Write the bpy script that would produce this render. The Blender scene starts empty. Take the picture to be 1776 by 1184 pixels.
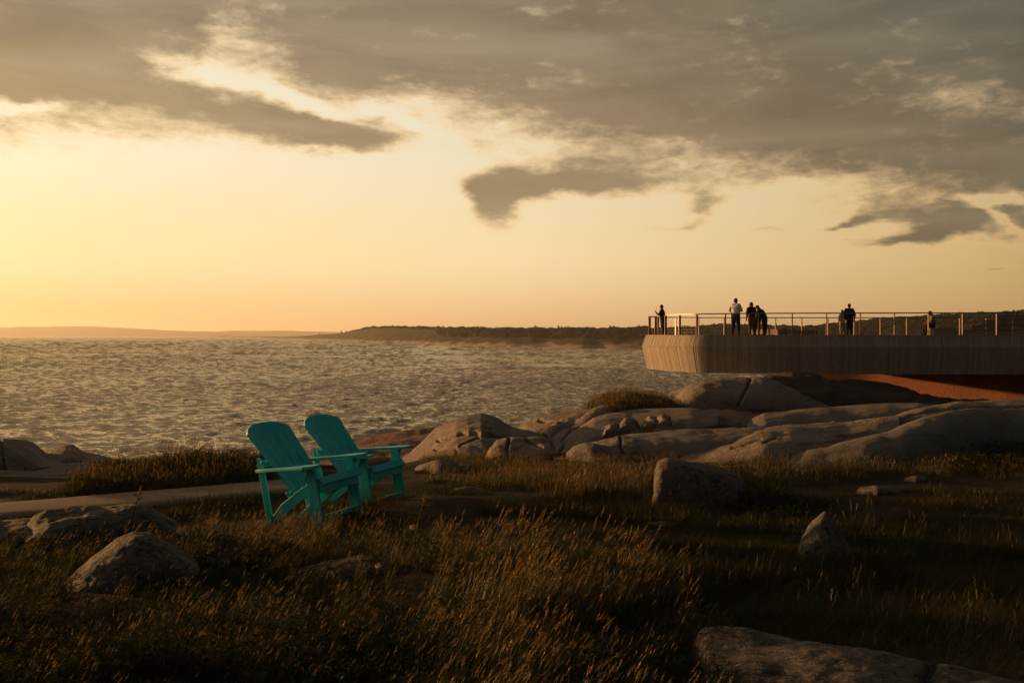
import bpy, bmesh, math, random
import numpy as np
from mathutils import Vector, Matrix, noise as mnoise

# ------------------------------------------------------------------ camera, world, sun, exposure
SC = bpy.context.scene
COL = SC.collection
F = 1727.0          # focal length in photograph pixels (35 mm on a 36 mm wide frame)
E = 9.0             # eye height above the sea
HZ = 581.0          # photograph row of the horizon
R = math.radians
SUN_AZ, SUN_EL = -57.0, 3.6      # degrees; azimuth from straight ahead, negative = left

cam_d = bpy.data.cameras.new('camera')
cam = bpy.data.objects.new('camera', cam_d); COL.objects.link(cam)
cam.location = (0, 0, E); cam.rotation_euler = (R(90), 0, 0)
cam_d.sensor_width = 36.0; cam_d.lens = 36.0 * F / 1776.0
cam_d.shift_y = -11.0 / 1776.0
cam_d.clip_start = 0.1; cam_d.clip_end = 40000
SC.camera = cam

def lin(c):
    return tuple(((v / 255) / 12.92 if v <= 10.3 else ((v / 255 + .055) / 1.055) ** 2.4) for v in c)

class NT:
    """small helper around a node tree"""
    def __init__(s, tree): s.t = tree; s.n = tree.nodes; s.l = tree.links
    def new(s, kind, **kw):
        n = s.n.new(kind)
        for k, v in kw.items(): setattr(n, k, v)
        return n
    def put(s, sock, v):
        if isinstance(v, bpy.types.NodeSocket): s.l.new(v, sock)
        else:
            if hasattr(sock.default_value, '__len__') and len(sock.default_value) == 4 and len(v) == 3: v = (*v, 1)
            sock.default_value = v
    def m(s, op, a, b=0.0, c=0.0, clamp=False):
        n = s.new('ShaderNodeMath', operation=op); n.use_clamp = clamp
        s.put(n.inputs[0], a); s.put(n.inputs[1], b)
        if op in ('MULTIPLY_ADD', 'SMOOTH_MIN', 'COMPARE'): s.put(n.inputs[2], c)
        return n.outputs[0]
    def sstep(s, v, a, b, o0=0.0, o1=1.0):
        n = s.new('ShaderNodeMapRange', interpolation_type='SMOOTHSTEP')
        s.put(n.inputs[0], v)
        for i, q in enumerate((a, b, o0, o1)): s.put(n.inputs[1 + i], q)
        return n.outputs[0]
    def lerp(s, v, a, b, o0=0.0, o1=1.0):
        n = s.new('ShaderNodeMapRange'); s.put(n.inputs[0], v)
        for i, q in enumerate((a, b, o0, o1)): s.put(n.inputs[1 + i], q)
        return n.outputs[0]
    def mix(s, f, a, b, mode='MIX'):
        n = s.new('ShaderNodeMix', data_type='RGBA', blend_type=mode)
        s.put(n.inputs[0], f); s.put(n.inputs[6], a); s.put(n.inputs[7], b)
        return n.outputs[2]
    def noise(s, vec, scale, detail=4, rough=.5, dist=0.0, col=False):
        n = s.new('ShaderNodeTexNoise'); s.put(n.inputs['Vector'], vec)
        n.inputs['Scale'].default_value = scale; n.inputs['Detail'].default_value = detail
        n.inputs['Roughness'].default_value = rough; n.inputs['Distortion'].default_value = dist
        return n.outputs[1] if col else n.outputs[0]
    def ramp(s, v, pts):
        n = s.new('ShaderNodeValToRGB'); s.put(n.inputs[0], v)
        e = n.color_ramp.elements
        while len(e) < len(pts): e.new(.5)
        for q, (p, c) in zip(e, pts): q.position = p; q.color = (*c, 1)
        return n.outputs[0]
    def xyz(s, x, y, z=0.0):
        n = s.new('ShaderNodeCombineXYZ')
        s.put(n.inputs[0], x); s.put(n.inputs[1], y); s.put(n.inputs[2], z)
        return n.outputs[0]
    def sep(s, v):
        n = s.new('ShaderNodeSeparateXYZ'); s.put(n.inputs[0], v); return n.outputs
    def vm(s, op, a, b=(0, 0, 0), sc=None):
        n = s.new('ShaderNodeVectorMath', operation=op); s.put(n.inputs[0], a)
        if op == 'SCALE': s.put(n.inputs['Scale'], sc)
        else: s.put(n.inputs[1], b)
        return n.outputs[0]

def build_world():
    w = bpy.data.worlds.new('World'); SC.world = w; w.use_nodes = True
    t = NT(w.node_tree); t.n.clear()
    geo = t.new('ShaderNodeNewGeometry')
    d = t.vm('SCALE', geo.outputs['Incoming'], sc=-1.0)
    tc = t.new('ShaderNodeTexCoord'); d = tc.outputs['Generated']
    x, y, z = t.sep(d)
    az = t.m('MULTIPLY', t.m('ARCTAN2', x, y), 180 / math.pi)
    el = t.m('MULTIPLY', t.m('ARCSINE', t.m('MAXIMUM', t.m('MINIMUM', z, 1.0), -1.0)), 180 / math.pi)
    # clear sky: colour by elevation and by azimuth away from the sun
    c = t.m('COSINE', t.m('MULTIPLY', t.m('SUBTRACT', az, SUN_AZ), math.pi / 180))
    f = t.lerp(c, -1, 1)
    k = lambda v: (v + 1) / 2
    def band(cols):
        return t.ramp(f, [(k(cc), lin(q)) for cc, q in cols])
    Hc = band([(-1, (70, 68, 70)), (0.0, (175, 138, 90)), (.14, (205, 163, 110)), (.55, (240, 194, 138)), (.88, (252, 202, 126)), (1, (255, 208, 126))])
    Mc = band([(-1, (74, 76, 80)), (0.0, (178, 146, 94)), (.14, (210, 177, 122)), (.55, (250, 221, 172)), (.88, (255, 228, 168)), (1, (255, 234, 174))])
    Uc = band([(-1, (76, 82, 92)), (0.0, (184, 172, 138)), (.14, (206, 190, 150)), (.55, (236, 222, 190)), (.88, (254, 238, 206)), (1, (255, 242, 208))])
    Zc = band([(-1, (70, 80, 94)), (0.0, (130, 144, 150)), (.55, (190, 196, 186)), (.88, (215, 213, 192)), (1, (225, 220, 196))])
    sky = t.mix(t.sstep(el, 0, 4.6), Hc, Mc)
    sky = t.mix(t.sstep(el, 4, 11.5), sky, Uc)
    sky = t.mix(t.sstep(el, 10, 26), sky, Zc)
    # glow widening towards the sun, which stands outside the frame
    sd = (math.cos(R(SUN_EL)) * math.sin(R(SUN_AZ)), math.cos(R(SUN_EL)) * math.cos(R(SUN_AZ)), math.sin(R(SUN_EL)))
    dp = t.new('ShaderNodeVectorMath', operation='DOT_PRODUCT'); t.put(dp.inputs[0], d); dp.inputs[1].default_value = sd
    glow = t.m('POWER', t.m('MAXIMUM', dp.outputs['Value'], 0.0), 14.0)
    sky = t.mix(glow, sky, (0.5, 0.34, 0.14), 'ADD')
    # ---- clouds: an overcast deck with a ragged edge towards the sunset, and scraps below it
    wv = t.xyz(t.m('MULTIPLY', az, 0.09), t.m('MULTIPLY', el, 0.22), 3.1)
    w1 = t.noise(wv, 1.0, 3, .55, col=True)
    w2 = t.noise(t.xyz(t.m('MULTIPLY', az, .3), t.m('MULTIPLY', el, .75), 7.7), 1.0, 5, .6, col=True)
    a1 = t.sep(w1); a2 = t.sep(w2)
    azw = t.m('ADD', az, t.m('ADD', t.m('MULTIPLY', t.m('SUBTRACT', a1[0], .5), 3.0), t.m('MULTIPLY', t.m('SUBTRACT', a2[0], .5), 2.2)))
    elw = t.m('ADD', t.m('ADD', el, .95), t.m('ADD', t.m('MULTIPLY', t.m('SUBTRACT', a1[1], .5), 1.2), t.m('MULTIPLY', t.m('SUBTRACT', a2[1], .5), 1.5)))
    def ae(X, Y):
        a = math.atan2(X - 888, F); return math.degrees(a), math.degrees(math.atan2((HZ - Y) * math.cos(a), F))
    fc = t.new('ShaderNodeFloatCurve'); t.put(fc.inputs[1], t.lerp(azw, -180, 180))
    cv = fc.mapping.curves[0]
    edge = [(-400, 205), (0, 222), (200, 228), (420, 222), (560, 205), (650, 192), (720, 178), (800, 205), (900, 232), (1000, 262), (1130, 285), (1250, 300), (1400, 318), (1550, 345), (1776, 368), (2300, 380)]
    pts = [(0.0, .03), (.12, .06), (.28, .26), (.36, .38)] + [((ae(X, Y)[0] + 180) / 360, ae(X, Y)[1] / 30) for X, Y in edge] + [(.66, .14), (.75, .05), (1.0, .03)]
    for i, (px_, py_) in enumerate(pts):
        if i < 2: cv.points[i].location = (px_, py_)
        else: cv.points.new(px_, py_)
    fc.mapping.update()
    eedge = t.m('MULTIPLY', fc.outputs[0], 30.0)
    D = t.m('DIVIDE', t.m('SUBTRACT', elw, eedge), 2.2)
    D = t.m('MINIMUM', t.m('MAXIMUM', D, -1.6), 1.35)
    def blob(X, Y, rx, ry, ang=0.0, amp=1.0, pw=1.0):
        A, L = ae(X, Y); kx = math.degrees(1 / F)
        u = t.m('SUBTRACT', azw, A); v = t.m('SUBTRACT', elw, L)
        ca, sa = math.cos(R(ang)), math.sin(R(ang))
        p = t.m('DIVIDE', t.m('ADD', t.m('MULTIPLY', u, ca), t.m('MULTIPLY', v, sa)), rx * kx)
        q = t.m('DIVIDE', t.m('SUBTRACT', t.m('MULTIPLY', v, ca), t.m('MULTIPLY', u, sa)), ry * kx)
        rr = t.m('ADD', t.m('MULTIPLY', p, p), t.m('MULTIPLY', q, q))
        return t.m('MULTIPLY', t.m('POWER', 2.718, t.m('MULTIPLY', rr, -1.0)), amp)
    adds = [(950, 292, 185, 33, 2, 2.3), (868, 335, 56, 62, 0, 2.3), (1160, 366, 85, 11, 2, 1.35), (1208, 330, 30, 30, 0, 1.25), (1310, 370, 60, 6, 0, 1.3),
            (1690, 352, 150, 22, -6, 1.3), (1600, 376, 60, 12, 12, 1.4), (1726, 428, 40, 6, 0, 1.75), (560, 383, 60, 5, -2, 1.25), (1450, 365, 60, 7, 8, 1.5), (1290, 396, 330, 10, 0, 1.1),
            (1500, 400, 60, 8, 0, .9), (600, 228, 130, 14, -4, 1.0), (570, 194, 190, 24, -5, 1.8), (120, 70, 170, 60, 0, .6)]
    holes = [(330, 95, 110, 34, -8, -1.15), (500, 145, 170, 15, -14, -1.35), (430, 75, 60, 45, 0, -.7), (690, 180, 90, 10, -16, -1.1), (30, 155, 70, 14, 4, -1.1), (380, 20, 40, 40, 0, -.5),
             (1735, 318, 55, 9, -8, -1.6), (1745, 352, 45, 7, -30, -1.5), (1400, 285, 90, 12, 0, -.45), (1640, 130, 90, 22, -20, -.3)]
    for b in adds + holes: D = t.m('ADD', D, blob(*b))
    fb = t.noise(t.xyz(t.m('MULTIPLY', az, .17), t.m('MULTIPLY', el, .55), 1.3), 1.0, 9, .58, .35)
    fb2 = t.noise(t.xyz(t.m('MULTIPLY', az, .75), t.m('MULTIPLY', el, 1.7), 5.3), 1.0, 8, .66, .35)
    D = t.m('ADD', D, t.m('ADD', t.m('MULTIPLY', t.m('SUBTRACT', fb, .5), 1.7), t.m('MULTIPLY', t.m('SUBTRACT', fb2, .5), 1.5)))
    alpha = t.sstep(D, -.35, .62)
    thick = t.sstep(D, .05, 1.30)
    cdark = t.mix(t.sstep(el, 9, 19), band([(-1, (34, 37, 40)), (0.0, (84, 80, 70)), (.14, (112, 101, 82)), (.45, (142, 121, 94)), (.7, (158, 137, 105)), (.9, (172, 146, 104)), (1, (186, 152, 104))]),
                  band([(-1, (30, 34, 39)), (0.0, (66, 70, 70)), (.14, (84, 86, 80)), (.35, (112, 103, 87)), (.6, (140, 125, 103)), (.9, (144, 130, 107)), (1, (148, 132, 108))]))
    # long soft streaks in the deck
    st = t.noise(t.xyz(t.m('MULTIPLY', az, .07), t.m('MULTIPLY', el, .34), 9.1), 1.0, 7, .6, .5)
    cdark = t.mix(t.sstep(st, .40, .72, .0, .34), cdark, t.mix(.35, cdark, Uc))
    cdark = t.mix(t.sstep(st, .25, .5, .22, 0), cdark, (.02, .02, .02))
    cdark = t.mix(t.sstep(el, 19, 55, 0, .75), cdark, lin((44, 47, 50)))   # unseen deck overhead darkened to lower the ambient light
    cedge = t.mix(.5, t.mix(.45, Mc, (.78, .50, .25)), t.mix(.25, sky, (.9, .62, .36)))
    ccol = t.mix(thick, cedge, cdark)
    fb3 = t.noise(t.xyz(t.m('MULTIPLY', az, .45), t.m('MULTIPLY', el, 1.5), 2.9), 1.0, 6, .58, .5)
    lit = t.m('MULTIPLY', t.sstep(fb3, .48, .72), t.sstep(D, 1.25, .2, 0, .55))
    ccol = t.mix(1.0, t.mix(lit, ccol, cedge), (1.03, .99, .91), 'MULTIPLY')
    col = t.mix(alpha, sky, ccol)
    # physical sky adds its own faint dusk tint over everything
    ns = t.new('ShaderNodeTexSky', sky_type='NISHITA'); ns.sun_disc = False
    ns.sun_elevation = R(SUN_EL); ns.sun_rotation = R(SUN_AZ); ns.dust_density = 2.0
    col = t.mix(.012, col, ns.outputs[0], 'ADD')
    bg = t.new('ShaderNodeBackground'); t.put(bg.inputs[0], col); bg.inputs[1].default_value = 0.72
    out = t.new('ShaderNodeOutputWorld'); t.l.new(bg.outputs[0], out.inputs[0])
    w.cycles.sampling_method = 'MANUAL'; w.cycles.sample_map_resolution = 512
build_world()

sun_d = bpy.data.lights.new('sun', 'SUN'); sun = bpy.data.objects.new('sun', sun_d); COL.objects.link(sun)
sun_d.energy = 5.0; sun_d.angle = R(0.6); sun_d.color = (1.0, 0.50, 0.18)
sdir = Vector((math.cos(R(SUN_EL)) * math.sin(R(SUN_AZ)), math.cos(R(SUN_EL)) * math.cos(R(SUN_AZ)), math.sin(R(SUN_EL))))
sun.rotation_euler = sdir.to_track_quat('Z', 'Y').to_euler()

SC.view_settings.view_transform = 'Standard'; SC.view_settings.look = 'None'
SC.view_settings.gamma = 1.0; SC.view_settings.exposure = 0.46; SC.view_settings.use_curve_mapping = False
SC.render.engine = 'CYCLES'
cy = SC.cycles
cy.use_denoising = True; cy.max_bounces = 5; cy.diffuse_bounces = 2; cy.glossy_bounces = 2
cy.transmission_bounces = 2; cy.volume_bounces = 0; cy.transparent_max_bounces = 8
cy.use_adaptive_sampling = True; cy.adaptive_threshold = .02
cy.caustics_reflective = False; cy.caustics_refractive = False

# ------------------------------------------------------------------ helpers
def P(px, py, d):
    """photograph pixel at depth d (metres ahead) -> world point"""
    return Vector(((px - 888) / F * d, d, E - (py - HZ) / F * d))

def setp(o, label=None, cat=None, group=None, kind=None):
    for k, v in (('label', label), ('category', cat), ('group', group), ('kind', kind)):
        if v: o[k] = v
    return o

def mesh_obj(name, verts, faces, mat=None, parent=None, smooth=True):
    me = bpy.data.meshes.new(name)
    if isinstance(verts, np.ndarray) and isinstance(faces, np.ndarray):
        nv, nf, k = len(verts), len(faces), faces.shape[1]
        me.vertices.add(nv); me.vertices.foreach_set('co', verts.astype(np.float32).ravel())
        me.loops.add(nf * k); me.loops.foreach_set('vertex_index', faces.astype(np.int32).ravel())
        me.polygons.add(nf); me.polygons.foreach_set('loop_start', np.arange(nf, dtype=np.int32) * k)
        me.update(calc_edges=True)
    else:
        me.from_pydata([tuple(v) for v in verts], [], [tuple(f) for f in faces]); me.update()
    if smooth: me.polygons.foreach_set('use_smooth', np.ones(len(me.polygons), bool))
    else: me.polygons.foreach_set('use_smooth', np.zeros(len(me.polygons), bool))
    o = bpy.data.objects.new(name, me); COL.objects.link(o)
    if mat: me.materials.append(mat)
    if parent: o.parent = parent
    return o

def empty(name, loc=(0, 0, 0), rot=(0, 0, 0), label=None, cat=None, group=None):
    o = bpy.data.objects.new(name, None); COL.objects.link(o)
    o.location = loc; o.rotation_euler = rot; o.empty_display_size = .2
    setp(o, label, cat, group); return o

def grid_faces(nr, nc, wrap=False):
    i = np.arange(nr - 1)[:, None] * nc
    if wrap:
        j = np.arange(nc)[None, :]; jn = (j + 1) % nc
    else:
        j = np.arange(nc - 1)[None, :]; jn = j + 1
    return np.stack([i + j, i + jn, i + nc + jn, i + nc + j], -1).reshape(-1, 4)

def material(name, base=(.5, .5, .5), rough=.6, spec=.5, metal=0.0):
    mt = bpy.data.materials.new(name); mt.use_nodes = True
    t = NT(mt.node_tree); b = t.n['Principled BSDF']
    b.inputs['Base Color'].default_value = (*base, 1); b.inputs['Roughness'].default_value = rough
    b.inputs['Specular IOR Level'].default_value = spec; b.inputs['Metallic'].default_value = metal
    return mt, t, b

def bump(t, b, h, strength=.5, dist=.02):
    n = t.new('ShaderNodeBump'); n.inputs['Strength'].default_value = strength; n.inputs['Distance'].default_value = dist
    t.put(n.inputs['Height'], h); t.l.new(n.outputs[0], b.inputs['Normal'])

# numpy value noise -----------------------------------------------------------
_rng = np.random.default_rng(7)
_perm = _rng.random((64, 64, 64)).astype(np.float32)
def vnoise(x, y, z=0.0):
    x = np.asarray(x, float); y = np.asarray(y, float); z = np.asarray(z, float) + np.zeros_like(x)
    xi, yi, zi = np.floor(x).astype(int), np.floor(y).astype(int), np.floor(z).astype(int)
    fx, fy, fz = x - xi, y - yi, z - zi
    fx, fy, fz = [q * q * q * (q * (q * 6 - 15) + 10) for q in (fx, fy, fz)]
    r = 0
    for a in (0, 1):
        for b in (0, 1):
            for c in (0, 1):
                r = r + _perm[(xi + a) % 64, (yi + b) % 64, (zi + c) % 64] * (fx if a else 1 - fx) * (fy if b else 1 - fy) * (fz if c else 1 - fz)
    return r * 2 - 1
def fbm(x, y, z=0.0, oct=4, gain=.5):
    r = 0; a = 1.0
    for i in range(oct):
        r = r + a * vnoise(np.asarray(x) * 2 ** i + 13.7 * i, np.asarray(y) * 2 ** i + 5.1 * i, np.asarray(z) * 2 ** i + 9.3 * i); a *= gain
    return r
def sst(v, a, b):
    q = np.clip((np.asarray(v, float) - a) / (b - a), 0, 1); return q * q * (3 - 2 * q)
# ------------------------------------------------------------------ sea
def build_sea():
    rng = np.random.default_rng(3)
    rs = [45.0]
    while rs[-1] < 9000:
        r = rs[-1]
        dr = .42 if r < 150 else .42 * (r / 150) ** 1.28
        if r > 2600: dr = max(dr, r * .03)
        rs.append(r + dr)
    rs = np.array(rs)
    az = np.concatenate([np.linspace(-100, -36, 24, endpoint=False), np.linspace(-36, 36, 470), np.linspace(36, 100, 25)[1:]])
    nr, nc = len(rs), len(az)
    rr, aa = np.meshgrid(rs, np.radians(az), indexing='ij')
    x = rr * np.sin(aa); y = rr * np.cos(aa); z = np.zeros_like(x)
    drow = np.gradient(rs)[:, None] * np.ones((1, nc)); dcol = rr * np.gradient(np.radians(az))[None, :]
    sp = np.maximum(drow, dcol * .8)
    dx = np.zeros_like(x); dy = np.zeros_like(x)
    amp_env = .65 + .5 * sst(fbm(x / 60, y / 110, 2.2, 2), -.6, .6)
    n = 130
    lam = .75 * 7.0 ** rng.random(n); lam[:14] = rng.uniform(6, 14, 14)
    th = np.radians(-62 + rng.normal(0, 42, n))
    for i in range(n):
        k = 2 * math.pi / lam[i]; a = .0105 * lam[i] ** .30 if i >= 14 else .018
        cx, cyy = math.cos(th[i]), math.sin(th[i])
        ph = k * (x * cx + y * cyy) + rng.random() * 6.283
        fade = np.clip(1.7 - sp * 2.0 / lam[i], 0, 1) * amp_env * a
        s, c = np.sin(ph), np.cos(ph)
        z += fade * s; dx += fade * cx * c * .9; dy += fade * cyy * c * .9
    # chop too short for the long waves above: one random facet per grid cell
    ch = rng.normal(0, 1, x.shape); c2 = rng.normal(0, 1, x.shape)
    for q, n_ in ((ch, 1), (c2, 8)):
        for _ in range(n_): q[:, 1:-1] = q[:, 1:-1] * .5 + (q[:, :-2] + q[:, 2:]) * .25
        q[1:-1] = q[1:-1] * .7 + (q[:-2] + q[2:]) * .2
        q /= q.std()
    z += (ch * .9 + c2 * .45) * np.clip(.15 * drow, 0, .6) * (.55 + .45 * sst(rr, 150, 450)) * (.7 + .6 * sst(fbm(x / 25, y / 45, 6.2, 3), -.5, .6))
    # a few breaking swells
    foam = np.zeros_like(x)
    for (px, py, w, dep, h) in [(965, 638, 125, 5.0, .9), (655, 757, 90, 4.0, .5), (618, 605, 26, 10, .8), (492, 605, 12, 14, .8), (588, 604, 14, 12, .8), (835, 600, 40, 6, 1.2), (770, 606, 20, 8, .7),
                                (140, 768, 0, 0, 0)]:
        if not w: continue
        d = E * F / (py - HZ); cx0 = (px - 888) / F * d; hw = w / 2 / F * d
        u = (x - cx0) / hw; v = (y - d + 1.5 * fbm(x / 6, y * 0, 1.5, 2)) / dep
        g = np.exp(-(np.abs(u) ** 4)) * np.exp(-v * v)
        z += h * g
        foam = np.maximum(foam, np.exp(-(np.abs(u) ** 4)) * np.exp(-((v + .25) / .9) ** 2))
    wc = sst(z / .55 + .5 * fbm(x / 3, y / 3, 3.3, 2), 2.35, 2.9) * .5
    foam = np.maximum(foam, wc)
    v = np.stack([x + dx, y + dy, z], -1).reshape(-1, 3)
    m, t, b = material('sea_water', (.020, .021, .016), .12, .5)
    b.inputs['IOR'].default_value = 1.333
    g = t.new('ShaderNodeNewGeometry'); pos = g.outputs['Position']
    att = t.new('ShaderNodeAttribute', attribute_name='foam')
    px_, py_, pz_ = t.sep(pos)
    dist = t.m('SQRT', t.m('ADD', t.m('MULTIPLY', px_, px_), t.m('MULTIPLY', py_, py_)))
    stretch = t.xyz(t.m('MULTIPLY', px_, 1.0), t.m('MULTIPLY', py_, .8), 0.0)
    ncol = t.noise(stretch, 2.6, 5, .7, .2, col=True)
    ncol2 = t.noise(t.vm('ADD', stretch, (31.7, 5.2, 0)), .33, 5, .7, .2, col=True)
    k1 = t.sstep(dist, 90, 500, .20, .10); k2 = t.sstep(dist, 120, 900, .03, .06)
    pv = t.vm('ADD', t.vm('SCALE', t.vm('SUBTRACT', ncol, (.5, .5, .5)), sc=k1), t.vm('SCALE', t.vm('SUBTRACT', ncol2, (.5, .5, .5)), sc=k2))
    pv = t.vm('MULTIPLY', pv, (2.0, 2.0, 0.0))
    nn = t.vm('NORMALIZE', t.vm('ADD', g.outputs['Normal'], pv))
    fo = t.m('MULTIPLY', att.outputs['Fac'], t.sstep(t.noise(stretch, 1.1, 6, .7),   .26, .42))
    rgh = t.sstep(dist, 80, 2500, .06, .2)
    t.n.remove(b)
    df = t.new('ShaderNodeBsdfDiffuse'); t.put(df.inputs['Color'], t.mix(fo, (.016, .014, .010), (.86, .86, .85)))
    gs = t.new('ShaderNodeBsdfGlossy'); gs.inputs['Color'].default_value = (.44, .38, .30, 1); t.put(gs.inputs['Roughness'], rgh); t.l.new(nn, gs.inputs['Normal'])
    fr = t.new('ShaderNodeFresnel'); fr.inputs['IOR'].default_value = 1.333
    mx = t.new('ShaderNodeMixShader'); t.put(mx.inputs[0], t.m('MULTIPLY', t.m('POWER', fr.outputs[0], 1.6), t.m('SUBTRACT', 1.0, fo))); tl = t.new('ShaderNodeBsdfTranslucent'); tl.inputs['Color'].default_value = (.9, .9, .9, 1); fx = t.new('ShaderNodeMixShader'); t.put(fx.inputs[0], t.m('MULTIPLY', fo, .65)); t.l.new(df.outputs[0], fx.inputs[1]); t.l.new(tl.outputs[0], fx.inputs[2]); t.l.new(fx.outputs[0], mx.inputs[1]); t.l.new(gs.outputs[0], mx.inputs[2])
    t.l.new(mx.outputs[0], t.n['Material Output'].inputs[0])
    o = mesh_obj('sea', v, grid_faces(nr, nc)[:, ::-1].copy(), m)
    at = o.data.attributes.new('foam', 'FLOAT', 'POINT'); at.data.foreach_set('value', foam.astype(np.float32).ravel())
    setp(o, 'choppy golden grey sea stretching to the horizon', kind='structure')
build_sea()

# ------------------------------------------------------------------ loft through traced lines
def resample(pts, n):
    pts = np.array(pts, float); s = np.concatenate([[0], np.cumsum(np.hypot(*np.diff(pts[:, :2], axis=0).T))])
    u = np.linspace(0, s[-1], n)
    return np.stack([np.interp(u, s, pts[:, i]) for i in range(pts.shape[1])], -1)
def smooth1(a, k):
    for _ in range(k):
        b = a.copy(); b[1:-1] = a[1:-1] * .5 + (a[:-2] + a[2:]) * .25; a = b
    return a
def loft(rows, nr):
    """rows: list of (n,3) arrays -> catmull-rom interpolated grid (nr,n,3)"""
    A = np.stack(rows); m = len(A)
    u = np.linspace(0, m - 1, nr); i = np.minimum(u.astype(int), m - 2); f = (u - i)[:, None, None]
    g = lambda k: A[np.clip(i + k, 0, m - 1)]
    p0, p1, p2, p3 = g(-1), g(0), g(1), g(2)
    return .5 * (2 * p1 + (p2 - p0) * f + (2 * p0 - 5 * p1 + 4 * p2 - p3) * f ** 2 + (3 * p1 - p0 - 3 * p2 + p3) * f ** 3)
def normals(G):
    du = np.gradient(G, axis=1); dv = np.gradient(G, axis=0)
    n = np.cross(du, dv); n /= np.maximum(np.linalg.norm(n, axis=-1, keepdims=True), 1e-9)
    return n

# ------------------------------------------------------------------ far land
def land_mat(name, c1, c2, scale):
    m, t, b = material(name, c1, .95, .1)
    g = t.new('ShaderNodeNewGeometry')
    nz = t.noise(g.outputs['Position'], scale, 6, .65)
    t.put(b.inputs['Base Color'], t.mix(t.sstep(nz, .38, .62), c1, c2))
    bump(t, b, nz, .6, 1.5)
    return m
M_SCRUB = land_mat('far_scrub', (.030, .028, .012), (.085, .06, .03), .05)
M_HILL = land_mat('far_hill', (.05, .05, .03), (.06, .055, .035), .002)

def far_ridge(name, line, d, depth, label):
    rows = []
    L = resample(line, 160)
    wob = fbm(L[:, 0] / 22, 0 * L[:, 0], 4.0, 4) * .5
    base = np.array([P(a, HZ + .2, d) for a in L[:, 0]]); base[:, 2] = -2
    crest = np.array([P(a, b_ - w, d + depth * .5) for a, b_, w in zip(L[:, 0], L[:, 1], wob)])
    crest[:, 2] = np.maximum(crest[:, 2], 1.0)
    mid = base * .4 + crest * .6; mid[:, 1] = d + depth * .12
    back = crest.copy(); back[:, 1] = d + depth; back[:, 2] = -2
    G = loft([base, mid, crest, back], 16)
    o = mesh_obj(name, G.reshape(-1, 3), grid_faces(*G.shape[:2]), M_HILL)
    setp(o, label, kind='structure')
far_ridge('hill', [(-700, 573), (-300, 569), (0, 568), (60, 566.5), (150, 566), (220, 569), (300, 573), (380, 576), (470, 578), (560, 580.5)], 7200, 900, 'low hazy ridge far across the water')
far_ridge('hill', [(240, 579.5), (330, 575.5), (420, 573.5), (500, 573.5), (570, 575), (660, 578), (740, 580.5)], 8000, 700, 'fainter low ridge beyond the near headland')

SHORE = [(340, 583.6), (360, 584.2), (400, 584.8), (450, 586), (500, 587.6), (560, 590), (640, 594), (720, 597), (800, 600), (850, 601.5), (950, 603.5), (1010, 605), (1117, 606), (1300, 607), (1500, 608), (1776, 610), (2100, 613)]
CREST = [(340, 583.4), (360, 582.6), (385, 581.2), (420, 583.6), (470, 583.4), (500, 583.8), (530, 582.4), (555, 580), (590, 578.5), (620, 573), (650, 568.5), (690, 568), (750, 570), (800, 571), (870, 572), (960, 573), (1050, 573), (1117, 572), (1200, 569), (1240, 565), (1290, 566), (1400, 569), (1480, 560), (1560, 553), (1650, 548), (1776, 543), (2100, 536)]
def shore_d(px):
    return E * F / (np.interp(px, [p[0] for p in SHORE], [p[1] for p in SHORE]) - HZ)
def build_headland():
    xs = np.linspace(340, 2100, 420)
    d0 = shore_d(xs); d0 = d0 * (1 + .012 * fbm(xs / 45, 0 * xs, 1.0, 2))
    pc = np.interp(xs, [p[0] for p in CREST], [p[1] for p in CREST]); d1 = d0 * 1.22 + 40
    mk = lambda py, d: np.stack([(xs - 888) / F * d, d, E - (py - HZ) / F * d], -1)
    sh = mk(HZ + 0 * xs, d0); sh[:, 2] = -1.0
    rk = mk(HZ + 0 * xs, d0 + 8); zc = mk(pc, d1)[:, 2]
    rk[:, 2] = np.minimum(1.3 + .3 * fbm(xs / 30, 0 * xs, 5.0, 2), np.maximum(zc * .5, .8))
    md = mk(HZ + 0 * xs, d0 * .55 + d1 * .45); md[:, 2] = np.maximum(rk[:, 2] * .4 + zc * .6+ .4 * fbm(xs / 40, 0 * xs, 8.0, 2), .6)
    cr = mk(pc, d1); bk = mk(pc, d1 + 250); bk[:, 2] = -2
    G = loft([sh, rk, md, cr, bk], 40)
    G[4:-4, :, 2] += .5 * fbm(G[4:-4, :, 0] / 14, G[4:-4, :, 1] / 14, 0, 3)
    m, t, b = material('headland_ground', (.04, .035, .015), .95, .1)
    g = t.new('ShaderNodeNewGeometry'); pz = t.sep(g.outputs['Position'])[2]
    n = t.noise(g.outputs['Position'], .06, 6, .65)
    veg = t.mix(t.sstep(n, .35, .65), (.028, .026, .010), (.09, .06, .03))
    t.put(b.inputs['Base Color'], t.mix(t.sstep(t.m('ADD', pz, t.m('MULTIPLY', t.m('SUBTRACT', n, .5), 12)), 1.6, 3.6), (.34, .27, .22), veg))
    o = mesh_obj('headland', G.reshape(-1, 3), grid_faces(*G.shape[:2]), m)
    setp(o, 'low wooded headland with a rocky shore across the bay', kind='structure')
    return G
HEAD = build_headland()

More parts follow.
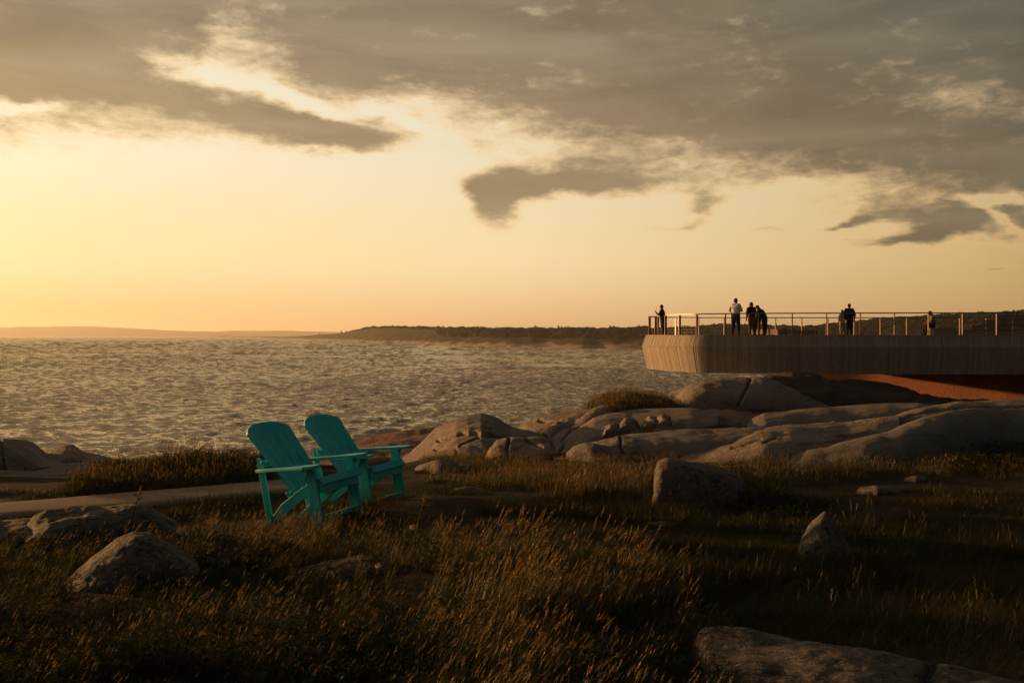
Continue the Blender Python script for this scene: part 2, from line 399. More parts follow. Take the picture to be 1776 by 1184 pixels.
M_CONIFER = land_mat('conifer', (.014, .020, .008), (.035, .035, .015), .6)
M_BARK, _, _ = material('bark', (.06, .045, .035), .9, .2)
def conifer_geo(h, rng, sides=5, tiers=4):
    vs, fs = [], []
    for k in range(tiers):
        z0 = h * (.08 + .80 * k / tiers); z1 = min(h, z0 + h * (.46 - .05 * k)); r = h * (.36 if h > 2.4 else .62) * (1 - .78 * k / tiers) * rng.uniform(.8, 1.25)
        b0 = len(vs); ph = rng.uniform(0, 6)
        for s in range(sides):
            a = ph + 6.283 * s / sides; q = r * rng.uniform(.6, 1.25)
            vs.append((q * math.cos(a), q * math.sin(a), z0 + rng.uniform(-.05, .05) * h))
        vs.append((rng.uniform(-.02, .02) * h, 0, z1))
        for s in range(sides): fs.append((b0 + s, b0 + (s + 1) % sides, b0 + sides))
    return vs, fs
def head_z(px, q):
    """point on the headland: column px, row fraction q"""
    xs = np.linspace(340, 2100, 420); j = int(np.clip(np.searchsorted(xs, px), 0, 419)); i = int(q * (HEAD.shape[0] - 1))
    return HEAD[i, j]
def build_woods():
    rng = random.Random(5); V, Fs = [], []
    for _ in range(11000):
        px = rng.uniform(600, 1800); q = rng.uniform(.48, .77)
        if px < 760 and q < .66: continue
        dens = .5 + .5 * mnoise.noise((px / 40, q * 4, 0))
        if rng.random() > dens * 1.7: continue
        p = head_z(px, q); h = (.9 + 2.6 * rng.random() ** 2.6) * (1.1 if 850 < px < 1120 else 1.0 if px < 1120 else .6) * (.55 + .9 * (.5 + .5 * mnoise.noise((px / 17, 3.3, 0))))
        jx, jy = rng.uniform(-3, 3), rng.uniform(-9, 9)
        if rng.random() < .10 and h > 1.5: vs, fs = conifer_geo(h * 1.15, rng, 6, 4)
        else:      # low rounded scrub
            w = rng.uniform(1.2, 3.6) * (.7 + .3 * h); hh = h * rng.uniform(.55, .85); vs, fs = [], []
            for j in range(3):
                rr_ = w * (1, .85, .45)[j]
                for i in range(7):
                    q_ = rr_ * rng.uniform(.75, 1.2); a_ = .9 * i + .4 * j; vs.append((q_ * math.cos(a_), q_ * math.sin(a_), hh * (0, .6, .95)[j] * rng.uniform(.85, 1.15)))
            vs.append((0, 0, hh * 1.08))
            fs = [(j * 7 + i, j * 7 + (i + 1) % 7, j * 7 + 7 + (i + 1) % 7, j * 7 + 7 + i) for j in (0, 1) for i in range(7)] + [(14 + i, 14 + (i + 1) % 7, 21) for i in range(7)]
        o = len(V)
        V += [(p[0] + jx + v[0], p[1] + jy + v[1], p[2] + v[2] - .4) for v in vs]; Fs += [tuple(i + o for i in f) for f in fs]
    o = mesh_obj('spruce_wood', V, Fs, M_CONIFER, smooth=False)
    setp(o, 'dark low spruce wood covering the far headland', 'wood', kind='stuff')
    spots = [(554, .74, 4.5, 'small dark spruce standing alone near the tip of the headland'), (590, .75, 6.5, 'pointed spruce on the skyline left of the headland hill'),
             (600, .74, 4.0, 'short spruce close right of the pointed skyline spruce'), (650, .75, 3.6, 'leftmost spruce of the clump on top of the headland hill'), (662, .75, 3.8, 'spruce in the middle of the hilltop clump on the headland'),
             (765, .75, 3.4, 'spruce on the headland skyline above the breaking surf'), (952, .75, 3.6, 'tall spruce poking above the headland wood in the middle'), (1060, .75, 3.2, 'spruce above the headland wood left of the viewing deck')]
    for px, q, h, lab in spots:
        p = head_z(px, q); e = empty('spruce_tree', tuple(p - np.array([0, 0, .3])), label=lab, cat='tree', group='spruces on the headland skyline')
        vs, fs = conifer_geo(h, rng, 7, 6); mesh_obj('crown', vs, fs, M_CONIFER, e, smooth=False)
        n = 6; r = h * .02
        tv = [(r * math.cos(6.283 * i / n), r * math.sin(6.283 * i / n), 0) for i in range(n)] + [(0, 0, h * .6)]
        mesh_obj('trunk', tv, [(i, (i + 1) % n, n) for i in range(n)], M_BARK, e)
build_woods()

def build_haze():
    x0, x1, y0, y1, z0, z1 = -9500, 9500, -200, 9300, -4.0, 95.0
    vs = [(a, b, c) for a in (x0, x1) for b in (y0, y1) for c in (z0, z1)]
    fs = [(0, 1, 3, 2), (4, 6, 7, 5), (0, 4, 5, 1), (2, 3, 7, 6), (0, 2, 6, 4), (1, 5, 7, 3)]
    mt = bpy.data.materials.new('haze_air'); mt.use_nodes = True; t = NT(mt.node_tree); t.n.clear()
    v = t.new('ShaderNodeVolumePrincipled'); v.inputs['Color'].default_value = (.92, .90, .86, 1)
    v.inputs['Density'].default_value = 1.1e-4; v.inputs['Anisotropy'].default_value = .45
    out = t.new('ShaderNodeOutputMaterial'); t.l.new(v.outputs[0], out.inputs['Volume'])
    o = mesh_obj('haze', vs, fs, mt, smooth=False); setp(o, 'warm evening haze over the bay', kind='stuff')
build_haze()
# ------------------------------------------------------------------ terrain
_PR = dict(
    L=([-10, 0, 4.6, 7, 10, 14, 17, 20, 26, 36, 50, 70, 120], [1.5, 1.5, 1.6, 1.77, 1.97, 2.02, 2.3, 3.0, 4.6, 6.5, 9, 11, 13]),
    M=([-10, 0, 4.6, 7, 11.5, 15, 19.5, 24, 30, 40, 55, 75, 120], [1.5, 1.5, 1.6, 1.75, 1.95, 2.12, 2.4, 3.0, 4.0, 6.0, 8.6, 11, 13]),
    R=([-10, 0, 4.6, 7, 11.5, 15, 19.5, 25, 32, 40, 50, 60, 75, 95, 120], [1.5, 1.5, 1.6, 1.75, 1.95, 2.12, 2.36, 2.7, 3.1, 3.4, 3.7, 4.6, 7, 10.5, 13]))
def ground(x, y, fine=True):
    x = np.asarray(x, float); y = np.asarray(y, float)
    px = 888 + F * x / np.maximum(y, 3.0)
    tm = sst(px, 500, 780); tr = sst(px, 960, 1260)
    dl, dm, dr = [np.interp(y, *_PR[k]) for k in 'LMR']
    D = dl * (1 - tm) + dm * tm; D = D * (1 - tr) + dr * tr
    z = E - D
    # local slope below the chairs, bank of grass beyond the path, unseen mound added for shade
    w = np.exp(-(np.hypot(x + 1.85, y - 10.8) / 1.35) ** 4)
    z = z * (1 - w) + w * (E - 1.905 + .135 * (x + 1.85) - .035 * (y - 10.8))
    z = z + .24 * np.exp(-((x + 4.7) / 1.7) ** 2 - ((y - 15.8) / 1.0) ** 2)
    z = z + 1.35 * np.exp(-((x + 8.9) / 1.9) ** 2 - ((y - 7.3) / 1.5) ** 2)  # mound added left of the frame to cast shade over the foreground
    z = z + .12 * np.exp(-((x + 1.2) / .6) ** 2 - ((y - 13.2) / .8) ** 2)
    if fine:
        rough = 1 - .85 * np.exp(-(np.abs(y - path_y(x)) / 1.3) ** 4) * (x < 1.0)
        z = z + rough * (.055 * fbm(x / 1.5, y / 1.5, 2.0, 3) + .05 * fbm(x / 4, y / 4, 6.0, 2))
    return z
def path_y(x):
    return np.interp(np.asarray(x, float), [-14, -10, -5.9, -3.6, -1.9, -.2, 3], [8.6, 9.7, 11.2, 12.9, 14.1, 15.6, 19])
def hit(px, py):
    """depth at which the ray through a photograph pixel meets the ground"""
    ds = np.geomspace(2.0, 90, 1500)
    gz = ground((px - 888) / F * ds, ds, False); rz = E - (py - HZ) / F * ds
    k = np.argmax(rz <= gz)
    return float(ds[k]) if (rz <= gz).any() else 90.0

def rockish(name, c1, c2, lichen, crk=1.0, grain=60, lich=0.0):
    m, t, b = material(name, c1, .85, .25)
    g = t.new('ShaderNodeNewGeometry'); pos = g.outputs['Position']
    big = t.noise(pos, .9, 6, .6); mid = t.noise(pos, 6.0, 6, .65); sp = t.noise(pos, grain, 3, .7)
    col = t.mix(t.sstep(big, .35, .65), c1, c2)
    col = t.mix(t.sstep(mid, .52, .70, 0, .75), col, lichen)
    col = t.mix(t.sstep(sp, .50, .66, 0, .55), col, (.045, .04, .038))
    col = t.mix(t.sstep(sp, .44, .33, 0, .4), col, (.34, .29, .24))
    st = t.noise(t.vm('MULTIPLY', pos, (1.3, 1.3, .25)), 1.6, 5, .6)
    col = t.mix(t.sstep(st, .55, .72, 0, .5), col, (.07, .055, .045))
    if lich:
        l1 = t.noise(pos, 14, 7, .72, .6); l2 = t.noise(t.vm('MULTIPLY', pos, (.6, 1.4, 1.4)), 26, 6, .7)
        col = t.mix(t.sstep(l1, .50, .60, 0, .8), col, (.020, .019, .016)); col = t.mix(t.sstep(l2, .54, .64, 0, .7), col, (.24, .22, .19))
        mid = t.m('ADD', mid, t.m('MULTIPLY', l1, .5)); sp = t.m('ADD', sp, t.m('MULTIPLY', l2, .9))
    vor = t.new('ShaderNodeTexVoronoi'); vor.feature = 'DISTANCE_TO_EDGE'; vor.inputs['Scale'].default_value = .55
    t.put(vor.inputs['Vector'], t.vm('ADD', pos, t.vm('SCALE', t.noise(pos, 1.2, 3, .5, col=True), sc=.9)))
    crack = t.sstep(vor.outputs[0], 0.0, .014, 0, 1)
    fol = t.noise(t.vm('MULTIPLY', pos, (.35, .5, 5.0)), 1.8, 4, .6, .6)
    if crk:
        col = t.mix(t.sstep(vor.outputs[0],   .012, .0, 0, .8 * crk), col, (.03, .025, .02)); col = t.mix(t.sstep(fol, .56, .64, 0, .42 * crk), col, (.05, .04, .032))
    t.put(b.inputs['Base Color'], col)
    h = t.m('ADD', t.m('MULTIPLY', mid, .05), t.m('MULTIPLY', sp, .012)); h = t.m('ADD', h, t.m('MULTIPLY', t.m('ADD', crack, t.sstep(fol, .66, .56)), .04 * crk))
    bump(t, b, h, .9, 1.0)
    return m
M_ROCK = rockish('granite', (.18, .145, .115), (.245, .20, .16), (.125, .102, .085), crk=.7)
M_ROCK_GREY = rockish('grey_granite', (.14, .125, .108), (.20, .18, .155), (.09, .082, .072), crk=.3)
M_ROCK_NEAR = rockish('lichened_granite', (.070, .058, .047), (.16, .142, .122), (.028, .026, .022), grain=75, crk=0.0, lich=1.0)

def build_ground():
    u = np.linspace(-1, 1, 380); xs = 62 * np.sinh(2.9 * u) / math.sinh(2.9)
    ys = np.concatenate([np.linspace(-9, 3, 24, endpoint=False), 3 + 107 * (np.linspace(0, 1, 420) ** 1.9)])
    X, Y = np.meshgrid(xs, ys); Z = ground(X, Y)
    Z -= 4.0 * sst(-Y, 4, 9) * 0
    m, t, b = material('turf_soil', (.03, .02, .012), .95, .1)
    g = t.new('ShaderNodeNewGeometry'); pos = g.outputs['Position']
    n1 = t.noise(pos, .45, 5, .6); n2 = t.noise(pos, 7, 5, .65); n3 = t.noise(pos, 60, 3, .7)
    col = t.mix(t.sstep(n1, .38, .62), (.015, .011, .006), (.030, .018, .010))
    col = t.mix(t.sstep(n2, .42, .62, 0, .8), col, (.026, .030, .012))
    col = t.mix(t.sstep(n3, .5, .7, 0, .6), col, (.05, .031, .018))
    px_, py_, pz_ = t.sep(pos)
    col = t.mix(t.m('MULTIPLY', t.sstep(py_, 21, 26), .85), col, t.mix(n2, (.10, .055, .035), (.17, .11, .075)))
    t.put(b.inputs['Base Color'], col); bump(t, b, t.m('ADD', t.m('MULTIPLY', n2, .06), t.m('MULTIPLY', n3, .02)), .9, 1.0)
    V = np.stack([X, Y, Z], -1)
    o = mesh_obj('ground', V.reshape(-1, 3), grid_faces(*X.shape), m)
    setp(o, 'dark rough turf and soil of the headland', kind='structure')
build_ground()

def build_path():
    xs = np.linspace(-14, -2.45, 140); vs = []; w = np.linspace(-1, 1, 9)
    yc = path_y(xs); sl = np.gradient(yc, xs); nx, ny = -sl / np.hypot(1, sl), 1 / np.hypot(1, sl)
    half = .62 + .05 * fbm(xs / 1.1, 0 * xs, 3.0, 2)
    X = xs[:, None] + nx[:, None] * half[:, None] * w; Y = yc[:, None] + ny[:, None] * half[:, None] * w
    Z = ground(X, Y) + .035 - .03 * np.abs(w)[None, :] ** 6
    m, t, b = material('gravel_path', (.20, .155, .12), .9, .2)
    g = t.new('ShaderNodeNewGeometry'); pos = g.outputs['Position']
    n = t.noise(pos, 90, 3, .7); n1 = t.noise(pos, 2.2, 5, .6)
    t.put(b.inputs['Base Color'], t.mix(t.sstep(n, .35, .7), t.mix(n1, (.17, .115, .08), (.28, .195, .14)), (.34, .26, .20)))
    bump(t, b, n, .6, .012)
    V = np.stack([X, Y, Z], -1); sk = V[:, [0, -1]].copy(); sk[:, :, 2] -= .12
    V = np.concatenate([sk[:, :1], V, sk[:, 1:]], 1)
    o = mesh_obj('path', V.reshape(-1, 3), grid_faces(*V.shape[:2])[:, ::-1].copy(), m)
    setp(o, 'narrow pale gravel footpath behind the chairs', kind='structure')
build_path()

# ------------------------------------------------------------------ rocks
def rock(name, label, cat, ridge, base, dd, d=None, mat=None, p=.8, amp=.05, nsc=1.0, cols=90, rows=34, cracks=(), seed=0, group=None, q=1.0, sink=.12, back=1.0, kind=None):
    """ridge, base: traced lines (px, py); dd: depth from front foot to the crest; d: depth of the foot (else from the ground)"""
    rp = resample(ridge, cols); 
    bx = np.array(base, float)
    bpx = np.linspace(bx[0, 0], bx[-1, 0], cols); 
    bpy_ = np.interp(bpx, bx[:, 0], bx[:, 1])
    rp = smooth1(rp, 2)
    if d is None: bd = np.array([hit(a, b) for a, b in zip(bpx, bpy_)])
    elif np.isscalar(d): bd = np.full(cols, float(d))
    else: bd = np.linspace(d[0], d[1], cols)
    bd = smooth1(bd, 8)
    bz = E - (bpy_ - HZ) / F * bd
    ddv = np.full(cols, dd) if np.isscalar(dd) else np.interp(np.linspace(0, 1, cols), np.linspace(0, 1, len(dd)), dd)
    rd = bd + ddv; rz = E - (rp[:, 1] - HZ) / F * rd
    phs = np.concatenate([[-.28], np.linspace(0, math.pi / 2, rows), np.linspace(math.pi / 2, math.pi * .97, rows // 2)[1:]])
    G = np.zeros((len(phs), cols, 3))
    for i, ph in enumerate(phs):
        s = abs(math.sin(ph)) ** p * (1 if ph >= 0 else -1); c = 1 - math.copysign(abs(math.cos(ph)) ** q, math.cos(ph))
        if ph > math.pi / 2: c = 1 + (c - 1) * back
        yy = bd + ddv * c
        pxx = bpx + (rp[:, 0] - bpx) * max(0, min(1, s if ph <= math.pi / 2 else 1))
        zz = bz + (rz - bz) * s
        if ph < 0: zz = bz - sink; yy = bd + ddv * .05
        if ph > math.pi / 2:
            zz = rz + (np.minimum(bz, rz - .3) - sink * 2 - rz) * (1 - s); pass
        G[i, :, 0] = (pxx - 888) / F * yy; G[i, :, 1] = yy; G[i, :, 2] = zz
    N = normals(G); N[..., :] *= np.sign(np.where(N[..., 2:3] == 0, 1, N[..., 2:3])) if False else 1
    flip = -1 if (N[rows // 2 + 1, cols // 2, 1] > 0) else 1
    N *= flip
    x, y, z = G[..., 0], G[..., 1], G[..., 2]
    disp = amp * fbm(x / nsc + seed, y / nsc, z / nsc * 1.4, 5, .52)
    led = fbm(x / (nsc * 2.2) + seed + 5, y / (nsc * 2.2), z / (nsc * .35), 3, .5)
    disp += amp * .35 * led
    for cr in cracks:
        pts = resample(cr[0], 60); wpx = cr[1]; dep = cr[2]
        sx = 888 + F * x / y; sy = HZ + (E - z) / y * F
        dist = np.full(x.shape, 1e9)
        for a in pts: dist = np.minimum(dist, np.hypot(sx - a[0], sy - a[1]))
        mask = np.ones(x.shape); mask[rows + 2:] = 0
        disp -= dep * np.exp(-(dist / wpx) ** 2) * mask
    disp[0] *= .2
    G += N * disp[..., None]
    fc = grid_faces(*G.shape[:2])
    if flip < 0: fc = fc[:, ::-1].copy()
    o = mesh_obj(name, G.reshape(-1, 3), fc, mat or M_ROCK)
    # put the origin at the foot so that the thing has a place of its own
    c = Vector(G[1].mean(0)); o.data.transform(Matrix.Translation(-c)); o.location = c
    setp(o, label, cat, group, kind)
    return o

OC = 'granite outcrops along the shore'
# shore strip and far slabs first
rock('ledge_rock', 'dark reddish rock ledge by the surf, behind the right chair', 'rock', [(540, 792), (600, 781), (640, 774), (700, 763), (760, 753), (800, 749)], [(540, 820), (640, 816), (720, 810), (800, 802)], 4.0, d=(26, 28), amp=.12, nsc=2, seed=3, mat=rockish('red_ledge', (.15, .07, .045), (.20, .10, .065), (.07, .05, .04)), group=OC)
rock('granite_rock', 'pale low slab with a dark horizontal crack, at the water left of the grassy knoll', 'rock', [(896, 750), (915, 737), (935, 728), (960, 722), (1000, 716), (1030, 711), (1060, 709)], [(896, 756), (960, 756), (1060, 750)], 3.0, d=32, amp=.10, nsc=2, seed=9, cracks=[([(935, 729), (960, 731), (1000, 731)], 1.5, .25)], group=OC)
rock('granite_boulder', 'small squarish block beside the dark hollow right of the domed outcrop', 'rock', [(952, 752), (957, 738), (965, 733), (985, 734), (1000, 738), (1004, 748)], [(950, 762), (1005, 764)], 1.0, d=28.5, amp=.06, seed=19, p=.5, cols=50, group=OC)
rock('domed_outcrop', 'rounded pale granite dome split by curving cracks, right of the chairs', 'rock', [(690, 812), (712, 797), (735, 778), (762, 755), (790, 738), (812, 729.5), (835, 728), (855, 737), (872, 750), (884, 757), (905, 758), (930, 764), (955, 774)], [(690, 818), (740, 814), (800, 806), (850, 798), (955, 786)], (3.5, 5.0, 3.0), d=(21.5, 22.5), amp=.09, nsc=2.2, cols=210, rows=80, seed=1, p=.75,
     cracks=[([(758, 762), (775, 757), (800, 748), (825, 746), (845, 750), (862, 754), (880, 757)], 2.0, .30), ([(838, 748), (830, 755), (818, 760), (800, 766), (791, 775), (788, 800)], 1.8, .22), ([(752, 776), (770, 774), (790, 772)], 1.5, .14), ([(820, 740), (840, 738), (855, 740)], 1.5, .16)], group=OC)
rock('granite_rock', 'cracked low shoulder of rock running right from the domed outcrop into grass', 'rock', [(842, 790), (850, 772), (862, 763), (885, 760), (915, 761), (940, 758), (955, 761), (962, 775)], [(842, 796), (900, 795), (962, 786)], 1.6, d=21.3, amp=.06, nsc=1.2, cols=120, rows=50, seed=31, cracks=[([(884, 762), (880, 772), (878, 790)], 1.8, .16), ([(912, 764), (925, 770), (940, 775)], 1.6, .12)], group=OC)
rock('tilted_rock', 'long narrow slab slanting up to the grassy knoll', 'rock', [(928, 786), (955, 766), (985, 742), (1010, 722), (1030, 708), (1046, 702)], [(952, 790), (985, 772), (1015, 752), (1040, 738), (1062, 724)], 1.6, d=(24, 31), amp=.05, nsc=1.5, cols=120, seed=12, cracks=[([(990, 748), (975, 766)], 1.5, .12)], group=OC)
rock('smooth_rock', 'broad smooth slab with sunlit left flank below the grassy knoll', 'rock', [(962, 780), (985, 760), (1010, 741), (1030, 729), (1055, 722), (1085, 717), (1140, 712), (1200, 711), (1245, 716)], [(962, 786), (1010, 782), (1060, 776), (1110, 766), (1180, 750), (1245, 738)], (3.0, 5.0, 3.0), d=(23.5, 28), amp=.05, nsc=2.5, cols=180, rows=60, seed=4, p=.9, group=OC)
rock('granite_rock', 'low sunlit spur running into the grass, left end of the long grey slab', 'rock', [(965, 784), (985, 778), (1010, 770), (1040, 765), (1075, 756), (1100, 756), (1118, 766)], [(965, 792), (1040, 796), (1118, 794)], 1.2, amp=.05, cols=100, seed=22, cracks=[([(1076, 757), (1076, 770), (1083, 785)], 1.8, .15)], group=OC)
rock('low_boulder', 'low rounded grey boulder at the edge of the grass before the long slab', 'rock', [(984, 786), (995, 774), (1015, 768), (1035, 769), (1060, 776), (1080, 786)], [(984, 794), (1030, 797), (1080, 795)], .5, amp=.04, cols=60, mat=M_ROCK_GREY, seed=41, group=OC)
rock('long_rock', 'long level grey slab stretching across the middle of the outcrops', 'rock', [(1072, 772), (1078, 758), (1095, 754), (1150, 750), (1220, 747), (1300, 743.5), (1360, 742), (1400, 744)], [(1074, 792), (1150, 795), (1250, 793), (1330, 790), (1400, 782)], (1.5, 2.4, 2.0), amp=.05, nsc=1.8, cols=170, rows=44, seed=6, p=.7, mat=M_ROCK_GREY, group=OC)
rock('grassy_knoll', 'rounded turf knoll standing above the smooth slab', 'knoll', [(1008, 728), (1022, 712), (1036, 700), (1055, 692), (1085, 688), (1112, 688), (1138, 694), (1165, 705), (1185, 715)], [(1008, 734), (1090, 728), (1185, 724)], 3.0, d=34, amp=.10, nsc=1.2, cols=120, rows=40, seed=44, mat=bpy.data.materials['turf_soil'], kind='structure')
rng = random.Random(11)
for i, (px, py, w, h, lab) in enumerate([(1063, 751, 34, 20, 'leftmost broken stone in the rubble below the smooth slab'), (1090, 742, 36, 19, 'largest broken stone in the rubble below the smooth slab'), (1112, 753, 38, 11, 'flat broken stone at the front of the rubble'),
                                         (1132, 738, 30, 16, 'pale broken stone in the rubble beside a green tuft'), (1152, 733, 24, 17, 'rounded upright stone at the right end of the rubble'), (1160, 748, 60, 16, 'broad dark stone at the foot of the rubble, right side')]):
    rd = [(px - w / 2, py), (px - w * .42, py - h * .55), (px - w * .2, py - h * .95), (px + w * .1, py - h), (px + w * .36, py - h * .7), (px + w / 2, py)]
    rock('broken_stone', lab, 'stone', rd, [(px - w / 2, py + 4), (px + w / 2, py + 4)], .45, d=24.5 - i * .1, amp=.05, nsc=.35, cols=36, rows=20, seed=50 + i, p=.6, group='rubble between the slabs', back=1.0)
rock('smooth_rock', 'low smooth slab behind the cracked sloping slab, its left end glowing in the sun', 'rock', [(1296, 738), (1308, 727), (1325, 719), (1360, 715), (1400, 713), (1480, 706), (1540, 700), (1595, 699), (1640, 703)], [(1296, 752), (1400, 752), (1500, 748), (1640, 735)], (2.0, 3.0, 2.0), d=(27, 29), amp=.05, nsc=2, cols=150, seed=7, mat=M_ROCK_GREY, group=OC)
rock('sloping_rock', 'wide sloping slab with fine cracks left of the big hump', 'rock', [(1160, 800), (1190, 790), (1225, 783), (1270, 772), (1320, 753), (1370, 745), (1420, 742), (1470, 738), (1520, 728), (1560, 722)], [(1160, 806), (1250, 808), (1330, 808), (1400, 802), (1560, 790)], (1.8, 3.2, 3.5), amp=.05, nsc=1.6, cols=190, rows=56, seed=8, p=.85,
     cracks=[([(1290, 776), (1330, 770), (1345, 762)], 1.6, .06), ([(1455, 756), (1500, 752), (1520, 752)], 2.0, .10), ([(1270, 781), (1300, 771), (1320, 764)], 1.4, .05), ([(1385, 776), (1440, 766), (1490, 760)], 1.6, .05)], group=OC)
rock('pale_stone', 'small pale stone lying on the sloping slab', 'stone', [(1424, 745), (1430, 736), (1445, 731), (1462, 731), (1478, 734), (1484, 742)], [(1424, 748), (1484, 746)], .5, d=22.5, amp=.04, nsc=.4, cols=40, rows=20, seed=61, p=.6)
rock('granite_hump', 'higher smooth granite shoulder behind the big hump at the right edge', 'rock', [(1500, 765), (1515, 748), (1535, 732), (1562, 716), (1600, 705), (1650, 697), (1720, 692.5), (1776, 691), (1950, 689)], [(1500, 775), (1560, 770), (1650, 765), (1776, 750), (1950, 745)], (1.5, 3.5, 4.0), d=(23.0, 25), amp=.06, nsc=2, cols=170, rows=56, seed=14, p=.85,
     cracks=[([(1518, 750), (1545, 733), (1580, 718), (1625, 708), (1776, 706)], 2.2, .12), ([(1525, 755), (1560, 738), (1600, 722)], 2.0, .07)], group=OC)
rock('granite_hump', 'big smooth grey granite hump rising from the grass at the right edge', 'rock', [(1362, 803), (1375, 790), (1400, 782), (1440, 776), (1480, 768), (1510, 759), (1540, 750), (1565, 738), (1600, 724), (1640, 714), (1700, 710), (1776, 709), (1950, 706)], [(1362, 810), (1420, 812), (1500, 813), (1570, 808), (1650, 800), (1776, 782), (1950, 775)], (.8, 2.2, 3.2), amp=.05, nsc=2, cols=220, rows=70, seed=15, p=.8, mat=M_ROCK_GREY, group=OC)
# below the deck
rock('deck_rock', 'small slab at the left foot of the rounded rock below the deck', 'rock', [(1128, 702), (1145, 690), (1165, 680), (1182, 671), (1200, 667), (1215, 672)], [(1128, 712), (1215, 714)], 2.0, d=46, amp=.10, nsc=2, cols=60, seed=25, group=OC)
rock('deck_rock', 'rounded pale rock below the left end of the deck, split by a dark crack', 'rock', [(1155, 706), (1168, 693), (1185, 677), (1200, 667), (1220, 660), (1250, 656.5), (1285, 655), (1320, 653), (1350, 656), (1400, 668), (1450, 690)], [(1155, 716), (1250, 720), (1450, 718)], 4.0, d=42, amp=.10, nsc=2.5, cols=130, rows=50, seed=26, p=.7, cracks=[([(1302, 656), (1292, 676), (1280, 704)], 1.4, .28)], group=OC)
rock('deck_rock', 'dark shadowed bank of rock right under the deck', 'rock', [(1270, 690), (1300, 662), (1340, 652), (1390, 650), (1420, 652), (1450, 658), (1490, 664), (1540, 672), (1600, 685), (1650, 694), (1720, 700)], [(1270, 722), (1400, 722), (1550, 722), (1720, 722)], 4.0, d=(43, 41), amp=.18, nsc=1.5, cols=170, rows=50, seed=27, p=.7, mat=rockish('shade_dark_rock', (.030, .022, .015), (.05, .038, .028), (.02, .018, .012)), group=OC)  # shade under the deck is put into this rock's dark colour
rock('broken_stone', 'small round boulder wedged against the deck underside', 'stone', [(1393, 657), (1396, 650), (1402, 648), (1409, 649.5), (1412, 657)], [(1393, 661), (1412, 661)], .4, d=45.5, amp=.03, nsc=.4, cols=30, rows=18, seed=71, p=.6)
rock('smooth_rock', 'low reddish rock half buried in the hollow before the deck', 'rock', [(1150, 742), (1180, 727), (1240, 718), (1310, 716), (1360, 722), (1390, 735)], [(1150, 752), (1260, 756), (1390, 750)], 2.5, d=32, amp=.14, nsc=1.5, cols=110, seed=28, mat=rockish('red_rock', (.22, .12, .08), (.26, .16, .11), (.10, .07, .05)), group=OC)
# left side
rock('rounded_rock', 'leftmost rounded brown rock at the frame edge by the water', 'rock', [(-170, 770), (-80, 758), (-30, 755), (0, 758), (12, 770), (22, 792), (28, 815)], [(-170, 845), (-60, 840), (30, 830)], (1.6, 2.0, .8), d=(14.6, 15.5), amp=.06, nsc=1.5, cols=110, rows=56, seed=16, p=.7, group=OC)
rock('rounded_rock', 'second rounded brown rock from the left edge, split from its neighbour by a dark cleft', 'rock', [(6, 760), (20, 760), (40, 763.5), (58, 771), (72, 782), (90, 794), (115, 805), (140, 813)], [(14, 834), (70, 828), (140, 820)], (1.2, 1.8, .8), d=(15.4, 17), amp=.05, nsc=1.5, cols=110, rows=56, seed=17, p=.75, group=OC)
rock('humped_rock', 'brown rock with a round hump tapering right to the water', 'rock', [(62, 792), (80, 781), (97, 774), (112, 771), (127, 772), (137, 779), (145, 786), (170, 791), (195, 797), (222, 804), (250, 806)], [(62, 815), (140, 820), (250, 816)], 2.0, d=(18, 19), amp=.06, nsc=1.5, cols=120, rows=50, seed=18, p=.75, group=OC)
rock('layered_rock', 'flat ledge of layered brown rock below the rounded rocks on the left', 'rock', [(-170, 834), (-60, 830), (0, 827), (60, 822), (100, 816), (150, 812), (200, 812), (240, 815)], [(-170, 862), (0, 858), (90, 846), (160, 836), (240, 828)], 1.2, d=(13.0, 14.6), amp=.06, nsc=.9, cols=130, rows=44, seed=20, p=.6, cracks=[([(80, 826), (120, 820), (180, 818)], 1.6, .06)], group=OC)
rock('layered_rock', 'lower pale slab beside the sunlit stretch of path', 'rock', [(-170, 862), (-40, 851), (0, 849), (50, 852), (100, 859), (130, 866)], [(-170, 890), (0, 882), (60, 876), (132, 869)], .7, d=(11.9, 12.9), amp=.04, nsc=.8, cols=100, rows=36, seed=21, p=.6, cracks=[([(0, 858), (50, 860), (100, 864)], 1.5, .05)], group=OC)
NB = 'boulders in the foreground grass'
rock('foreground_boulder', 'low wide dark boulder between the path and the tall grass on the left', 'boulder', [(48, 915), (60, 898), (80, 884), (115, 878), (150, 873), (190, 876), (228, 873), (258, 877), (280, 889), (305, 902)], [(48, 960), (150, 968), (305, 950)], .55, d=(8.5, 8.9), amp=.035, nsc=.5, cols=130, rows=50, seed=33, p=.6, back=0.45, mat=M_ROCK_NEAR, group=NB)
rock('foreground_boulder', 'flat dark rock at the left edge beside the path', 'boulder', [(-120, 915), (-40, 905), (0, 901), (40, 898), (66, 899), (80, 912)], [(-120, 960), (80, 955)], .5, d=8.7, amp=.03, nsc=.5, cols=80, rows=40, seed=34, p=.6, back=0.45, mat=M_ROCK_NEAR, group=NB)
rock('foreground_boulder', 'grey boulder sloping down to the left among tall grass in the left foreground', 'boulder', [(35, 1056), (75, 1030), (130, 990), (165, 957), (200, 932), (232, 919), (262, 917), (285, 927), (312, 945), (345, 972)], [(30, 1064), (150, 1056), (250, 1036), (340, 1004)], (.35, .5, .4), d=(6.45, 6.95), amp=.03, nsc=.5, cols=150, rows=60, seed=35, p=.75, back=0.45, mat=M_ROCK_NEAR, group=NB)
rock('flat_stone', 'flat grey stone lying in the tall grass below the chairs', 'stone', [(505, 992), (535, 980), (575, 972), (620, 965), (650, 966), (672, 976), (680, 990)], [(505, 1005), (600, 1012), (680, 1005)], .3, d=7.2, amp=.018, nsc=.3, cols=90, rows=36, seed=36, p=.6, back=0.40, mat=M_ROCK_NEAR, group=NB)
